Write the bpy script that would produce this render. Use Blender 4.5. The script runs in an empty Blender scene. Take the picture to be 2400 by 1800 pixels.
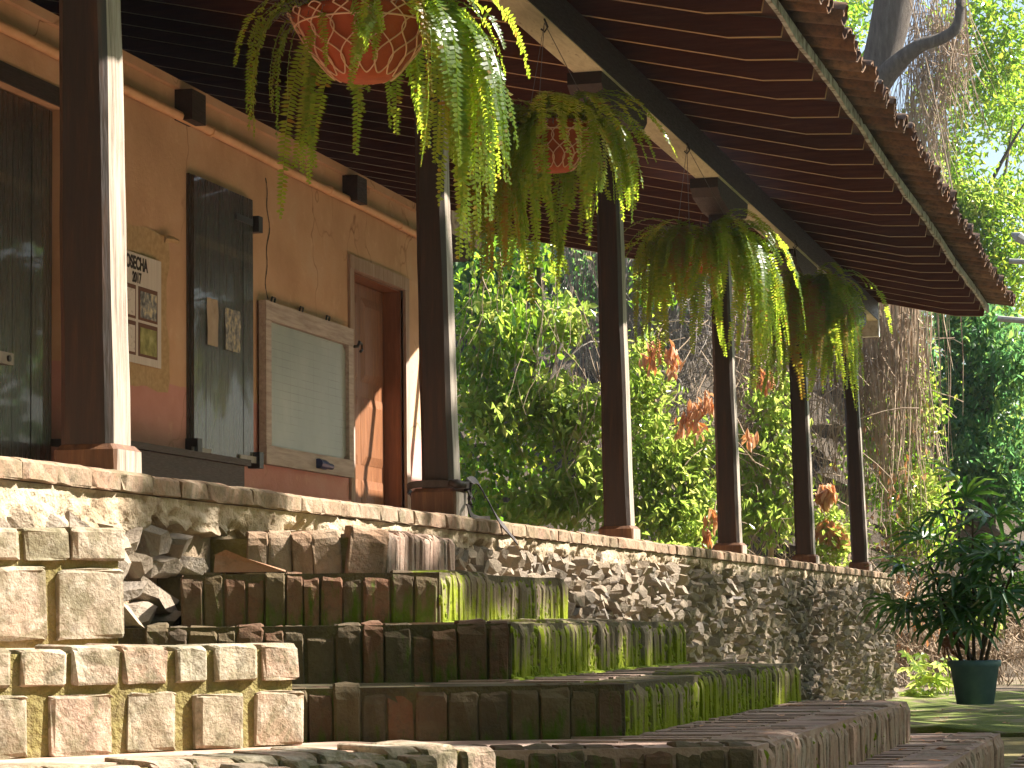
import bpy, math, random
import numpy as np
from mathutils import Matrix, Vector
random.seed(7); rng = np.random.default_rng(7)
S = bpy.context.scene; COL = S.collection

# ------------------------------------------------------------------ camera, world, sun, exposure
CAM = np.array([3.626, 0.0, -0.52]); F = 6200.0
def _u(v): return v/np.linalg.norm(v)
_vp = (2812.0, 1440.0); _roll = 0.012
_y = _u(np.array([_vp[0]-1200, _vp[1]-900, F]))
_up = _u(np.cross(np.array([-1200, _vp[1]+_roll*_vp[0]-900, F]), _y))
if _up[1] > 0: _up = -_up
_x = np.cross(_y, _up)
R = np.array([_x, _y, _up])
cam = bpy.data.cameras.new('camera'); camo = bpy.data.objects.new('camera', cam); COL.objects.link(camo)
cam.lens = F/2400*36; cam.sensor_width = 36; cam.clip_start = 0.1; cam.clip_end = 2000
M = Matrix.Identity(4)
for i in range(3):
    M[i][0] = R[i][0]; M[i][1] = -R[i][1]; M[i][2] = -R[i][2]; M[i][3] = CAM[i]
camo.matrix_world = M
S.camera = camo
K = 2400/2212
def at(px, py, Y):
    """world point at depth plane Y under a point of the (2212 wide) reading of the photograph"""
    d = R @ np.array([px*K-1200, py*K-900, F]); return CAM + d*Y/d[1]
def at_x(px, py, X):
    d = R @ np.array([px*K-1200, py*K-900, F]); return CAM + d*(X-CAM[0])/d[0]

SUN = np.array([1.0, 0.42, 1.03])
w = bpy.data.worlds.new('World'); S.world = w; w.use_nodes = True
nt = w.node_tree; nt.nodes.clear()
sky = nt.nodes.new('ShaderNodeTexSky'); sky.sky_type = 'NISHITA'; sky.sun_disc = False
sky.sun_elevation = math.atan2(SUN[2], math.hypot(SUN[0], SUN[1]))
sky.dust_density = 2.5; sky.sun_rotation = math.atan2(SUN[0], SUN[1])
bg = nt.nodes.new('ShaderNodeBackground'); bg.inputs[1].default_value = 0.065
wo = nt.nodes.new('ShaderNodeOutputWorld')
nt.links.new(sky.outputs[0], bg.inputs[0]); nt.links.new(bg.outputs[0], wo.inputs[0])
sun = bpy.data.lights.new('sun', 'SUN'); sun.energy = 5.0; sun.angle = math.radians(0.5); sun.color = (1.0, 0.93, 0.83)
suno = bpy.data.objects.new('sun', sun); COL.objects.link(suno)
suno.rotation_euler = Vector(SUN).to_track_quat('Z', 'Y').to_euler(); suno.location = (30, 12, 31)
S.view_settings.view_transform = 'Standard'; S.view_settings.look = 'None'
S.view_settings.exposure = 1.95; S.view_settings.gamma = 1.0; S.view_settings.use_curve_mapping = False

# ------------------------------------------------------------------ object helpers
WM = {}
def place(o, parent=None, mat=None):
    COL.objects.link(o)
    m = mat if mat is not None else Matrix.Identity(4)
    if parent is not None:
        o.parent = parent; o.matrix_parent_inverse = WM[parent.name].inverted()
    o.matrix_basis = m
    WM[o.name] = m
    return o
def tag(o, label=None, cat=None, group=None, kind=None):
    if label: o['label'] = label
    if cat: o['category'] = cat
    if group: o['group'] = group
    if kind: o['kind'] = kind
    return o
def thing(name, loc, label, cat, group=None, mat=None):
    o = bpy.data.objects.new(name, None); o.empty_display_size = 0.1
    place(o, None, mat if mat is not None else Matrix.Translation(Vector([float(c) for c in loc])))
    return tag(o, label, cat, group)
class MB:
    def __init__(s): s.v = []; s.f = []; s.n = 0
    def add(s, v, f):
        v = np.asarray(v, float).reshape(-1, 3); s.v.append(v)
        for q in f: s.f.append(tuple(int(i)+s.n for i in q))
        s.n += len(v)
    def box(s, x0, x1, y0, y1, z0, z1):
        v = [(x0,y0,z0),(x1,y0,z0),(x1,y1,z0),(x0,y1,z0),(x0,y0,z1),(x1,y0,z1),(x1,y1,z1),(x0,y1,z1)]
        s.add(v, [(0,3,2,1),(4,5,6,7),(0,1,5,4),(1,2,6,5),(2,3,7,6),(3,0,4,7)])
    def tube(s, pts, rad, n=6, cap=True):
        pts = np.asarray(pts, float); k = len(pts)
        if np.isscalar(rad): rad = [rad]*k
        vs = []
        for i in range(k):
            t = pts[min(i+1, k-1)]-pts[max(i-1, 0)]; t = t/(np.linalg.norm(t)+1e-9)
            a = np.cross(t, (0, 0, 1.0))
            if np.linalg.norm(a) < 0.05: a = np.cross(t, (0, 1.0, 0))
            a = _u(a); b = np.cross(t, a)
            for j in range(n):
                th = 2*math.pi*j/n; vs.append(pts[i]+rad[i]*(math.cos(th)*a+math.sin(th)*b))
        fs = [(i*n+j, i*n+(j+1) % n, (i+1)*n+(j+1) % n, (i+1)*n+j) for i in range(k-1) for j in range(n)]
        if cap: fs += [tuple(range(n))[::-1], tuple((k-1)*n+j for j in range(n))]
        s.add(vs, fs)
    def lathe(s, prof, c=(0, 0, 0), n=24):
        vs = [(c[0]+r*math.cos(2*math.pi*j/n), c[1]+r*math.sin(2*math.pi*j/n), c[2]+z) for r, z in prof for j in range(n)]
        fs = [(i*n+j, i*n+(j+1) % n, (i+1)*n+(j+1) % n, (i+1)*n+j) for i in range(len(prof)-1) for j in range(n)]
        s.add(vs, fs)
    def prism(s, poly, z0, z1):
        n = len(poly)
        s.add([(x, y, z0) for x, y in poly]+[(x, y, z1) for x, y in poly],
              [tuple(range(n))[::-1], tuple(range(n, 2*n))]+[(i, (i+1) % n, n+(i+1) % n, n+i) for i in range(n)])
    def mesh(s, name, mat, smooth=False):
        me = bpy.data.meshes.new(name)
        V = np.concatenate(s.v) if s.v else np.zeros((0, 3))
        me.vertices.add(len(V)); me.vertices.foreach_set('co', V.ravel())
        L = np.fromiter((len(q) for q in s.f), int, len(s.f)); tot = int(L.sum())
        idx = np.fromiter((i for q in s.f for i in q), int, tot)
        me.loops.add(tot); me.loops.foreach_set('vertex_index', idx)
        me.polygons.add(len(L)); me.polygons.foreach_set('loop_start', np.concatenate([[0], np.cumsum(L)[:-1]]))
        me.polygons.foreach_set('loop_total', L)
        me.polygons.foreach_set('use_smooth', np.full(len(L), bool(smooth)))
        me.update(calc_edges=True); me.validate()
        if mat: me.materials.append(mat)
        return me
    def build(s, name, mat, parent=None, smooth=False, M4=None):
        return place(bpy.data.objects.new(name, s.mesh(name, mat, smooth)), parent, M4)
def quadmesh(name, V, mat, per=4, smooth=False, faces=None):
    """numpy leaf mesh: V (n,per,3); faces = local index tuples of equal length"""
    n = len(V); me = bpy.data.meshes.new(name)
    me.vertices.add(n*per); me.vertices.foreach_set('co', V.reshape(-1, 3).ravel())
    fl = np.array(faces if faces is not None else [tuple(range(per))]); k = fl.shape[1]
    idx = (fl[None]+(np.arange(n)*per)[:, None, None]).reshape(-1)
    nf = n*len(fl)
    me.loops.add(nf*k); me.loops.foreach_set('vertex_index', idx)
    me.polygons.add(nf); me.polygons.foreach_set('loop_start', np.arange(nf)*k); me.polygons.foreach_set('loop_total', np.full(nf, k))
    me.polygons.foreach_set('use_smooth', np.full(nf, bool(smooth)))
    me.update(calc_edges=True); me.materials.append(mat)
    return me

# ------------------------------------------------------------------ materials
class NT:
    def __init__(s, name):
        s.m = bpy.data.materials.new(name); s.m.use_nodes = True; s.t = s.m.node_tree; s.t.nodes.clear()
        s.out = s.n('ShaderNodeOutputMaterial')
    def n(s, typ, **kw):
        x = s.t.nodes.new(typ)
        for k, v in kw.items(): setattr(x, k, v)
        return x
    def l(s, a, b): s.t.links.new(a, b)
    def noise(s, vec, scale, detail=5, rough=.6, dist=0.0):
        x = s.n('ShaderNodeTexNoise'); x.inputs['Scale'].default_value = scale; x.inputs['Detail'].default_value = detail
        x.inputs['Roughness'].default_value = rough; x.inputs['Distortion'].default_value = dist
        if vec is not None: s.l(vec, x.inputs['Vector'])
        return x.outputs['Fac']
    def ramp(s, fac, stops, interp='LINEAR'):
        r = s.n('ShaderNodeValToRGB'); r.color_ramp.interpolation = interp
        e = r.color_ramp.elements
        while len(e) < len(stops): e.new(0.5)
        for q, (p, c) in zip(e, stops):
            q.position = p; q.color = (*c, 1) if not np.isscalar(c) else (c, c, c, 1)
        s.l(fac, r.inputs[0]); return r.outputs[0]
    def mix(s, fac, a, b, typ='MIX'):
        x = s.n('ShaderNodeMix', data_type='RGBA', blend_type=typ)
        for sock, val in ((x.inputs[0], fac), (x.inputs[6], a), (x.inputs[7], b)):
            if hasattr(val, 'is_linked'): s.l(val, sock)
            elif np.isscalar(val): sock.default_value = val
            else: sock.default_value = (*val, 1)
        return x.outputs[2]
    def math(s, op, a, b=0.0, c=None):
        x = s.n('ShaderNodeMath', operation=op)
        for i, val in enumerate((a, b) if c is None else (a, b, c)):
            if hasattr(val, 'is_linked'): s.l(val, x.inputs[i])
            else: x.inputs[i].default_value = val
        return x.outputs[0]
    def vec(s, scale=(1, 1, 1), src='pos', rot=(0, 0, 0)):
        mp = s.n('ShaderNodeMapping'); mp.inputs['Scale'].default_value = scale; mp.inputs['Rotation'].default_value = rot
        if src == 'pos': s.l(s.n('ShaderNodeNewGeometry').outputs['Position'], mp.inputs[0])
        else: s.l(s.n('ShaderNodeTexCoord').outputs[src], mp.inputs[0])
        return mp.outputs[0]
    def bsdf(s, color, rough=.8, bump=None, strength=.5, dist=.01, spec=.5, coat=0.0):
        b = s.n('ShaderNodeBsdfPrincipled')
        if hasattr(color, 'is_linked'): s.l(color, b.inputs['Base Color'])
        else: b.inputs['Base Color'].default_value = (*color, 1)
        if hasattr(rough, 'is_linked'): s.l(rough, b.inputs['Roughness'])
        else: b.inputs['Roughness'].default_value = rough
        b.inputs['Specular IOR Level'].default_value = spec; b.inputs['Coat Weight'].default_value = coat
        if bump is not None:
            bp = s.n('ShaderNodeBump'); bp.inputs['Strength'].default_value = strength; bp.inputs['Distance'].default_value = dist
            s.l(bump, bp.inputs['Height']); s.l(bp.outputs[0], b.inputs['Normal'])
        s.l(b.outputs[0], s.out.inputs[0]); return b
def simple(name, stops, scale=8, rough=.85, bs=.5, bd=.008, stretch=(1, 1, 1), detail=6, spec=.4, fine=60, src='pos'):
    t = NT(name); v = t.vec(stretch, src)
    a = t.noise(v, scale, detail); c = t.ramp(a, stops)
    b2 = t.math('ADD', t.noise(v, fine, 4), a)
    t.bsdf(c, rough, b2, bs, bd, spec); return t.m
def plain(name, c, rough=.5, spec=.5, metal=0):
    t = NT(name); b = t.bsdf(c, rough, spec=spec); b.inputs['Metallic'].default_value = metal; return t.m

def brick_mat(name, stops, moss=0.0, lime=.3, mottle=0.0, mosscol=((.10, .125, .006), (.24, .285, .012))):
    t = NT(name); v = t.vec(); g = t.n('ShaderNodeTexCoord').outputs['Generated']
    rnd = t.n('ShaderNodeObjectInfo').outputs['Random']
    base = t.ramp(rnd, stops)
    n1 = t.noise(v, 14, 6, .65); n2 = t.noise(v, 55, 5, .7)
    col = t.mix(t.math('MULTIPLY', n1, .9), base, (.10, .075, .05), 'MIX')
    col = t.mix(.55, base, col)
    n3 = t.noise(v, 9, 5, .7, .6)
    col = t.mix(t.math('MULTIPLY', t.ramp(n3, [(.47, 0), (.66, 1)]), lime), col, (.46, .42, .34))
    if mottle:
        n5 = t.noise(v, 7, 6, .75, .8); col = t.mix(t.math('MULTIPLY', t.ramp(n5, [(.46, 0), (.58, 1)]), mottle), col, (.15, .13, .075))
    n4 = t.noise(v, 22, 4, .7)
    col = t.mix(t.math('MULTIPLY', t.ramp(n4, [(.52, 0), (.72, 1)]), .6), col, (.06, .05, .035))
    if moss > 0:
        sx = t.n('ShaderNodeSeparateXYZ'); t.l(g, sx.inputs[0])
        mv = t.vec((9, 9, 2.2)); mn = t.noise(mv, 3.6, 5, .62)
        low = t.math('MULTIPLY', t.math('SUBTRACT', 1.0, sx.outputs[2]), .30)
        big = t.math('MULTIPLY', t.math('SUBTRACT', t.noise(v, 1.3, 3), .5), .7)
        k = t.math('ADD', t.math('ADD', mn, low), big)
        f = t.ramp(k, [(.84-.3*moss, 0), (1.02-.3*moss, 1)])
        mc = t.mix(t.noise(v, 30, 4), mosscol[0], mosscol[1])
        col = t.mix(f, col, mc)
    h = t.math('ADD', t.math('MULTIPLY', n2, .5), n1)
    t.bsdf(col, .95, h, .9, .012, .2); return t.m
RED = [(0, (.34, .17, .10)), (.3, (.42, .23, .14)), (.55, (.30, .20, .13)), (.8, (.40, .30, .20)), (1, (.27, .15, .10))]
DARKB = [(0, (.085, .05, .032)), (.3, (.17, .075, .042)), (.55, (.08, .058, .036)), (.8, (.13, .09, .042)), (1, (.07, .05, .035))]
GREYB = [(0, (.20, .155, .105)), (.4, (.25, .19, .125)), (.7, (.175, .145, .10)), (1, (.28, .19, .135))]
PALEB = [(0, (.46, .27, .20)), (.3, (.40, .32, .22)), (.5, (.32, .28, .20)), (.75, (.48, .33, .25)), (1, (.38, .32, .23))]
M_brick_front = brick_mat('mossy_step_brick', GREYB, 1.02, .2, .5)
M_brick_front_low = brick_mat('greyed_step_brick', [(0, (.38, .24, .18)), (.5, (.45, .30, .23)), (1, (.33, .24, .19))], 0.0, .4)
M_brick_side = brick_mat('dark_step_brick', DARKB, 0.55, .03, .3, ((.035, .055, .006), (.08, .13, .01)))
M_brick_top = brick_mat('broken_step_brick', RED, 0.0, .2)
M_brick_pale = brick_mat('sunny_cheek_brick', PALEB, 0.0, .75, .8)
M_curb = brick_mat('curb_brick', [(0, (.30, .175, .115)), (.5, (.36, .235, .155)), (1, (.27, .185, .125))], 0, .3, .6)
M_curb_top = simple('pink_brick_tread', [(.3, (.36, .19, .13)), (.5, (.46, .29, .21)), (.7, (.50, .38, .29))], 6, .95, .5, .008, (1, 1, 1))
M_mortar = simple('mortar', [(.3, (.13, .095, .045)), (.5, (.19, .155, .05)), (.7, (.24, .19, .10))], 12, .95, .9, .012)
M_mortar_dark = simple('dark_mortar', [(.3, (.055, .04, .025)), (.6, (.09, .075, .03)), (.75, (.06, .09, .015))], 10, .95, .9, .012)
M_tread = simple('worn_tread', [(.3, (.23, .145, .11)), (.5, (.33, .22, .17)), (.7, (.40, .30, .24))], 5, .95, .8, .01)
M_plaster = simple('rough_lime_plaster', [(.34, (.24, .17, .105)), (.5, (.37, .285, .19)), (.68, (.46, .38, .28))], 7, .95, .8, .02, fine=40)
M_earth = simple('earth_backing', [(.3, (.24, .17, .11)), (.6, (.36, .27, .18))], 9, .95, .9, .02)
def stone_mat(name, stops):
    t = NT(name); v = t.vec(); rnd = t.n('ShaderNodeNewGeometry').outputs['Random Per Island']
    r2 = t.n('ShaderNodeObjectInfo').outputs['Random']
    c = t.ramp(t.math('FRACT', t.math('ADD', rnd, r2)), stops)
    n = t.noise(v, 18, 6, .65)
    c = t.mix(t.ramp(n, [(.35, 0), (.7, .7)]), c, (.30, .24, .18))
    t.bsdf(c, .9, t.math('ADD', n, t.noise(v, 70, 4)), .7, .012, .25); return t.m
M_stone = stone_mat('rubble_stone', [(0, (.20, .175, .15)), (.35, (.31, .24, .17)), (.6, (.22, .19, .16)), (.8, (.34, .265, .19)), (1, (.15, .145, .15))])
def wood_mat(name, stops, rough=.5, spec=.5, axis='z', bs=.4, scale=6, coat=0):
    t = NT(name); sc = {'z': (6, 6, .45), 'y': (6, .45, 6), 'x': (.45, 6, 6)}[axis]
    v = t.vec(sc); a = t.noise(v, scale, 6, .65, .3); f = t.noise(v, scale*5, 4, .7)
    c = t.ramp(a, stops)
    t.bsdf(c, t.ramp(f, [(.3, rough-.12), (.7, rough+.15)]), t.math('ADD', a, t.math('MULTIPLY', f, .6)), bs, .006, spec, coat); return t.m
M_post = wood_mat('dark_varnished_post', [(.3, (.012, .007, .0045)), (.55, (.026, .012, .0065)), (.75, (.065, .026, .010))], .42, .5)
M_post_pale = wood_mat('pale_post_side', [(.28, (.08, .055, .04)), (.42, (.24, .19, .15)), (.55, (.33, .28, .23)), (.75, (.44, .38, .31))], .45, .5, bs=.5)  # paler wood for the yard-facing sides of shafts and base blocks
M_post_base = wood_mat('worn_post_base', [(.3, (.07, .03, .014)), (.55, (.14, .06, .025)), (.75, (.24, .12, .05))], .55, .5, bs=.6)
M_beam = wood_mat('dark_beam', [(.3, (.013, .008, .006)), (.7, (.032, .016, .010))], .55, .4, 'y')
M_beam_pale = simple('pale_beam_wood', [(.3, (.50, .46, .32)), (.6, (.66, .62, .46)), (.75, (.30, .25, .16))], 10, .9, .5, .006, (3, .6, 3))
M_beam_end = simple('weathered_white_beam_end', [(.35, (.28, .27, .24)), (.5, (.62, .60, .56)), (.7, (.72, .71, .68))], 12, .9, .6, .01)
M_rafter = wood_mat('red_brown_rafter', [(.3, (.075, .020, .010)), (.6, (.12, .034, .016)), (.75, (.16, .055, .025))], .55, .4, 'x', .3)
M_rafter_edge = simple('bounce_lit_rafter_edge', [(.3, (.30, .16, .06)), (.7, (.50, .31, .13))], 4, .6, .3, .004, (.5, 6, 6))  # golden bounce light painted on rafter undersides; tail ends share the colour
M_board = simple('dark_ceiling_board', [(.3, (.05, .02, .012)), (.7, (.09, .035, .02))], 6, .7, .3)
M_fascia = simple('flaking_white_fascia', [(.38, (.20, .17, .15)), (.5, (.50, .49, .48)), (.7, (.68, .67, .66))], 7, .85, .5, .006, (1, 1.5, 1))
def tile_mat():
    t = NT('clay_roof_tile'); v = t.vec(); rnd = t.n('ShaderNodeObjectInfo').outputs['Random']
    c = t.ramp(rnd, [(0, (.17, .095, .058)), (.4, (.24, .13, .072)), (.7, (.19, .125, .085)), (1, (.29, .175, .10))])
    n = t.noise(v, 16, 6, .7)
    c = t.mix(t.ramp(n, [(.4, 0), (.65, .85)]), c, (.07, .055, .045))
    t.bsdf(c, .9, n, .8, .01, .2); return t.m
M_tile = tile_mat()
def wall_mat():
    t = NT('peach_and_pink_limewash'); v = t.vec(); p = t.n('ShaderNodeSeparateXYZ')
    t.l(t.n('ShaderNodeNewGeometry').outputs['Position'], p.inputs[0])
    n = t.noise(v, 1.6, 6, .6); n2 = t.noise(v, 9, 5, .6)
    up = t.ramp(n, [(.3, (.43, .275, .17)), (.55, (.53, .35, .225)), (.75, (.54, .39, .27))])
    dn = t.ramp(n, [(.3, (.44, .215, .185)), (.55, (.52, .28, .245)), (.75, (.54, .34, .30))])
    edge = t.math('ADD', p.outputs[2], t.math('MULTIPLY', t.math('SUBTRACT', n2, .5), .03))
    c = t.mix(t.math('GREATER_THAN', edge, 1.0), dn, up)
    vor = t.n('ShaderNodeTexVoronoi', feature='DISTANCE_TO_EDGE'); vor.inputs['Scale'].default_value = .55
    wv = t.n('ShaderNodeVectorMath', operation='ADD'); t.l(v, wv.inputs[0])
    nn = t.n('ShaderNodeTexNoise'); nn.inputs['Scale'].default_value = 3; t.l(v, nn.inputs['Vector'])
    sc = t.n('ShaderNodeVectorMath', operation='SCALE'); sc.inputs['Scale'].default_value = .5; t.l(nn.outputs['Color'], sc.inputs[0]); t.l(sc.outputs[0], wv.inputs[1])
    t.l(wv.outputs[0], vor.inputs['Vector'])
    cr = t.ramp(vor.outputs['Distance'], [(0, 1), (.006, 0)])
    c = t.mix(t.math('MULTIPLY', cr, t.ramp(n, [(.45, 0), (.6, .8)])), c, (.18, .08, .04))
    c = t.mix(t.ramp(n2, [(.58, 0), (.8, .35)]), c, (.72, .52, .36))
    t.bsdf(c, .92, t.math('ADD', n2, t.noise(v, 40, 4)), .35, .01, .2); return t.m
M_wall = wall_mat()
def plank_mat(name, stops, rough):
    t = NT(name); v = t.vec((8, 8, .5)); a = t.noise(v, 5, 6, .6); f = t.noise(t.vec((30, 30, .8)), 2.2, 5, .75)
    t.bsdf(t.ramp(a, stops), t.ramp(f, [(.42, rough-.16), (.70, rough+.2)]), t.math('ADD', t.math('MULTIPLY', a, .4), f), 1.0, .012, .8, .35); return t.m
M_shutter = plank_mat('tarred_plank', [(.3, (.022, .012, .008)), (.6, (.042, .024, .014)), (.75, (.07, .05, .028))], .28)
M_iron = plain('black_iron', (.02, .02, .022), .45)
M_galv = simple('old_zinc', [(.3, (.22, .22, .21)), (.7, (.36, .35, .33))], 20, .5, .2)
M_frame = wood_mat('bleached_door_frame', [(.3, (.22, .15, .11)), (.55, (.34, .26, .21)), (.75, (.44, .37, .31))], .75, .3, 'z', .6)
M_bbframe = wood_mat('bleached_board_frame', [(.3, (.30, .255, .23)), (.55, (.44, .40, .375)), (.75, (.54, .50, .47))], .75, .3, 'y', .6)
M_door = wood_mat('brown_panel_door', [(.3, (.13, .05, .02)), (.55, (.21, .085, .035)), (.75, (.28, .125, .055))], .45, .5)
def board_mat():
    t = NT('ruled_grey_board'); v = t.vec(); a = t.noise(v, 1.6, 5, .6)
    c = t.ramp(a, [(.3, (.21, .26, .245)), (.55, (.28, .33, .31)), (.75, (.36, .40, .37))])
    b = t.n('ShaderNodeTexBrick'); b.offset = 0; b.inputs['Scale'].default_value = 1
    b.inputs['Brick Width'].default_value = .17; b.inputs['Row Height'].default_value = .056; b.inputs['Mortar Size'].default_value = .0022
    b.inputs['Color1'].default_value = b.inputs['Color2'].default_value = (0, 0, 0, 1); b.inputs['Mortar'].default_value = (1, 1, 1, 1)
    p = t.n('ShaderNodeSeparateXYZ'); q = t.n('ShaderNodeCombineXYZ')
    t.l(t.n('ShaderNodeNewGeometry').outputs['Position'], p.inputs[0]); t.l(p.outputs[1], q.inputs[0]); t.l(p.outputs[2], q.inputs[1]); t.l(q.outputs[0], b.inputs['Vector'])
    k = t.math('MULTIPLY', b.outputs['Color'], t.ramp(t.noise(v, 3, 3), [(.4, .1), (.6, .7)]))
    c = t.mix(k, c, (.13, .14, .13))
    t.bsdf(c, .38, a, .1, .01, .6); return t.m
M_bboard = board_mat()
M_burlap = simple('burlap', [(.3, (.34, .24, .12)), (.6, (.46, .34, .19))], 30, .95, .8, .004, fine=250)
M_paper = simple('ruled_paper', [(.3, (.48, .46, .44)), (.7, (.60, .58, .55))], 5, .8, .2, .003, (1, 14, .3))
M_card = plain('brown_card', (.12, .055, .035), .8)
M_ink = plain('black_ink', (.02, .016, .014), .8)
def print_mat(name, stops, sc):
    return simple(name, stops, sc, .7, .1, .002, detail=3)
M_photo = print_mat('photo_print', [(.35, (.06, .07, .08)), (.5, (.22, .24, .25)), (.62, (.50, .46, .30)), (.75, (.6, .58, .52))], 22)
M_green_print = print_mat('green_print', [(.35, (.16, .17, .05)), (.6, (.32, .33, .12)), (.75, (.45, .44, .25))], 14)
M_page = print_mat('text_page', [(.3, (.52, .50, .48)), (.55, (.60, .58, .56)), (.68, (.30, .28, .26))], 30)
M_tan_page = print_mat('tan_page', [(.3, (.30, .25, .19)), (.7, (.42, .36, .28))], 9)
M_pipe = simple('painted_conduit', [(.3, (.56, .32, .17)), (.7, (.70, .44, .26))], 6, .55, .2)
M_blue = plain('blue_plastic', (.015, .03, .14), .35)
M_strap = simple('black_rubber_strap', [(.3, (.025, .018, .015)), (.7, (.06, .045, .04))], 20, .5, .3)
M_terra = simple('terracotta', [(.3, (.24, .045, .010)), (.6, (.32, .065, .015)), (.75, (.30, .085, .03))], 12, .85, .3)
M_wire = plain('pale_wire', (.62, .40, .26), .5)
M_wire_dark = plain('thin_grey_wire', (.16, .15, .14), .5)
M_soil = simple('dark_soil', [(.3, (.03, .02, .012)), (.7, (.07, .045, .025))], 25, .95, .8)
M_pot = simple('dull_teal_plastic', [(.3, (.09, .17, .25)), (.7, (.13, .23, .32))], 9, .5, .2)

def leaf_mat(name, stops, trans, tmix=.45, rough=.35, spec=.5, dead=None):
    t = NT(name); g = t.n('ShaderNodeNewGeometry'); rnd = g.outputs['Random Per Island']
    c = t.ramp(rnd, stops)
    n = t.noise(t.vec(), 1.1, 3)
    c = t.mix(t.math('MULTIPLY', n, .5), c, stops[0][1])
    b = t.bsdf(c, rough, spec=spec)
    tr = t.n('ShaderNodeBsdfTranslucent')
    tc = t.ramp(rnd, [(p, trans[min(i, len(trans)-1)]) for i, (p, _) in enumerate(stops)])
    t.l(tc, tr.inputs[0])
    mx = t.n('ShaderNodeMixShader'); mx.inputs[0].default_value = tmix
    t.l(b.outputs[0], mx.inputs[1]); t.l(tr.outputs[0], mx.inputs[2]); t.l(mx.outputs[0], t.out.inputs[0]); return t.m
M_fern = leaf_mat('fern_pinna', [(0, (.035, .08, .010)), (.5, (.055, .12, .015)), (.93, (.08, .14, .02)), (1, (.20, .09, .02))],
                  [(.34, .50, .03), (.46, .60, .05), (.56, .60, .06), (.5, .22, .04)], .58, .30)
M_fern_y = leaf_mat('yellowing_fern_pinna', [(0, (.10, .10, .015)), (.5, (.16, .14, .02)), (1, (.22, .10, .02))],
                  [(.5, .45, .05), (.55, .42, .05), (.55, .25, .04)], .5, .4)
M_leaf = leaf_mat('glossy_green_leaf', [(0, (.03, .075, .014)), (.4, (.055, .125, .018)), (.8, (.09, .16, .024)), (1, (.13, .17, .03))],
                  [(.20, .44, .03), (.32, .56, .04), (.48, .66, .06), (.65, .65, .08)], .52, .2, .7)
M_leaf_far = leaf_mat('blue_green_leaf', [(0, (.032, .085, .042)), (.5, (.05, .12, .055)), (1, (.09, .16, .045))],
                  [(.14, .38, .12), (.20, .46, .14), (.40, .58, .10)], .48, .35, .5)
M_leaf_yel = leaf_mat('yellow_green_leaf', [(0, (.06, .12, .015)), (.6, (.09, .15, .02)), (1, (.14, .16, .03))],
                  [(.42, .62, .09), (.52, .66, .12), (.66, .66, .18)], .56, .26)
M_leaf_dead = leaf_mat('withered_orange_leaf', [(0, (.48, .26, .15)), (.5, (.58, .36, .22)), (1, (.66, .48, .34))],
                  [(.75, .26, .07), (.8, .36, .13), (.75, .45, .22)], .3, .6, .2)
M_palm = leaf_mat('dark_palm_leaflet', [(0, (.03, .095, .028)), (.6, (.045, .13, .036)), (1, (.08, .17, .04))],
                  [(.06, .20, .03), (.10, .28, .03), (.2, .36, .04)], .35, .28, .6)
M_palm_dead = leaf_mat('dry_palm_leaflet', [(0, (.12, .035, .015)), (1, (.20, .07, .03))], [(.3, .1, .03)], .3, .6)
M_bark = simple('vine_covered_bark', [(.3, (.07, .055, .045)), (.6, (.13, .11, .09)), (.75, (.20, .18, .15))], 5, .95, .9, .03, (3, 3, .6))
M_root = simple('dry_root', [(.3, (.20, .14, .09)), (.5, (.34, .25, .17)), (.7, (.46, .36, .26))], 3, .9, .3, .004)
M_root_grey = simple('grey_dry_root', [(.3, (.14, .12, .10)), (.7, (.30, .26, .22))], 3, .9, .3, .004)
M_stem = simple('palm_stem', [(.3, (.045, .03, .018)), (.7, (.10, .07, .035))], 20, .85, .5)
M_bank = simple('dry_bank', [(.3, (.05, .038, .026)), (.55, (.10, .075, .05)), (.75, (.16, .12, .08))], 3, .95, 1.0, .06)
M_ground = simple('earth_ground', [(.3, (.12, .09, .06)), (.55, (.20, .15, .10)), (.7, (.10, .12, .03))], 1.5, .95, .8, .02)
M_mossground = simple('mossy_ground', [(.35, (.075, .11, .012)), (.5, (.14, .17, .025)), (.62, (.22, .18, .11)), (.75, (.28, .22, .16))], 3.2, .95, .9, .02, (1, .5, 1))
M_floor = simple('brick_floor', [(.3, (.40, .22, .14)), (.7, (.52, .32, .21))], 3, .9, .4)
M_moss = simple('cushion_moss', [(.3, (.10, .13, .007)), (.7, (.25, .31, .014))], 40, .95, .9, .006)

# ------------------------------------------------------------------ ground
b = MB(); b.box(-400, 400, -60, 900, -2.4, -1.46); tag(b.build('ground', M_ground), kind='structure')
b = MB()
gx = np.linspace(-1.5, 9, 30); gy = np.linspace(15.6, 33.4, 50)
V = []; Fc = []
for j, y in enumerate(gy):
    for i, x in enumerate(gx):
        z = -1.19-.245*min(1, max(0, (y-17)/10))+.02*math.sin(x*3+y*1.3)+.015*math.sin(x*7-y*2)
        yy = y+(.14*math.sin(x*2.1)+.08*math.sin(x*5.3) if j < 2 else 0)
        if j == 0: z = -1.42
        V.append((x, yy if j else yy+.62, z))
for j in range(49):
    for i in range(29):
        a = j*30+i; Fc.append((a, a+1, a+31, a+30))
b.add(V, Fc); tag(b.build('moss_lawn', M_mossground, smooth=True), kind='structure')
pav = MB(); pav.box(2.0, 9, 3, 16.5, -1.46, -1.225)
pav_o = tag(pav.build('pavement', M_mortar), kind='structure')

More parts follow.
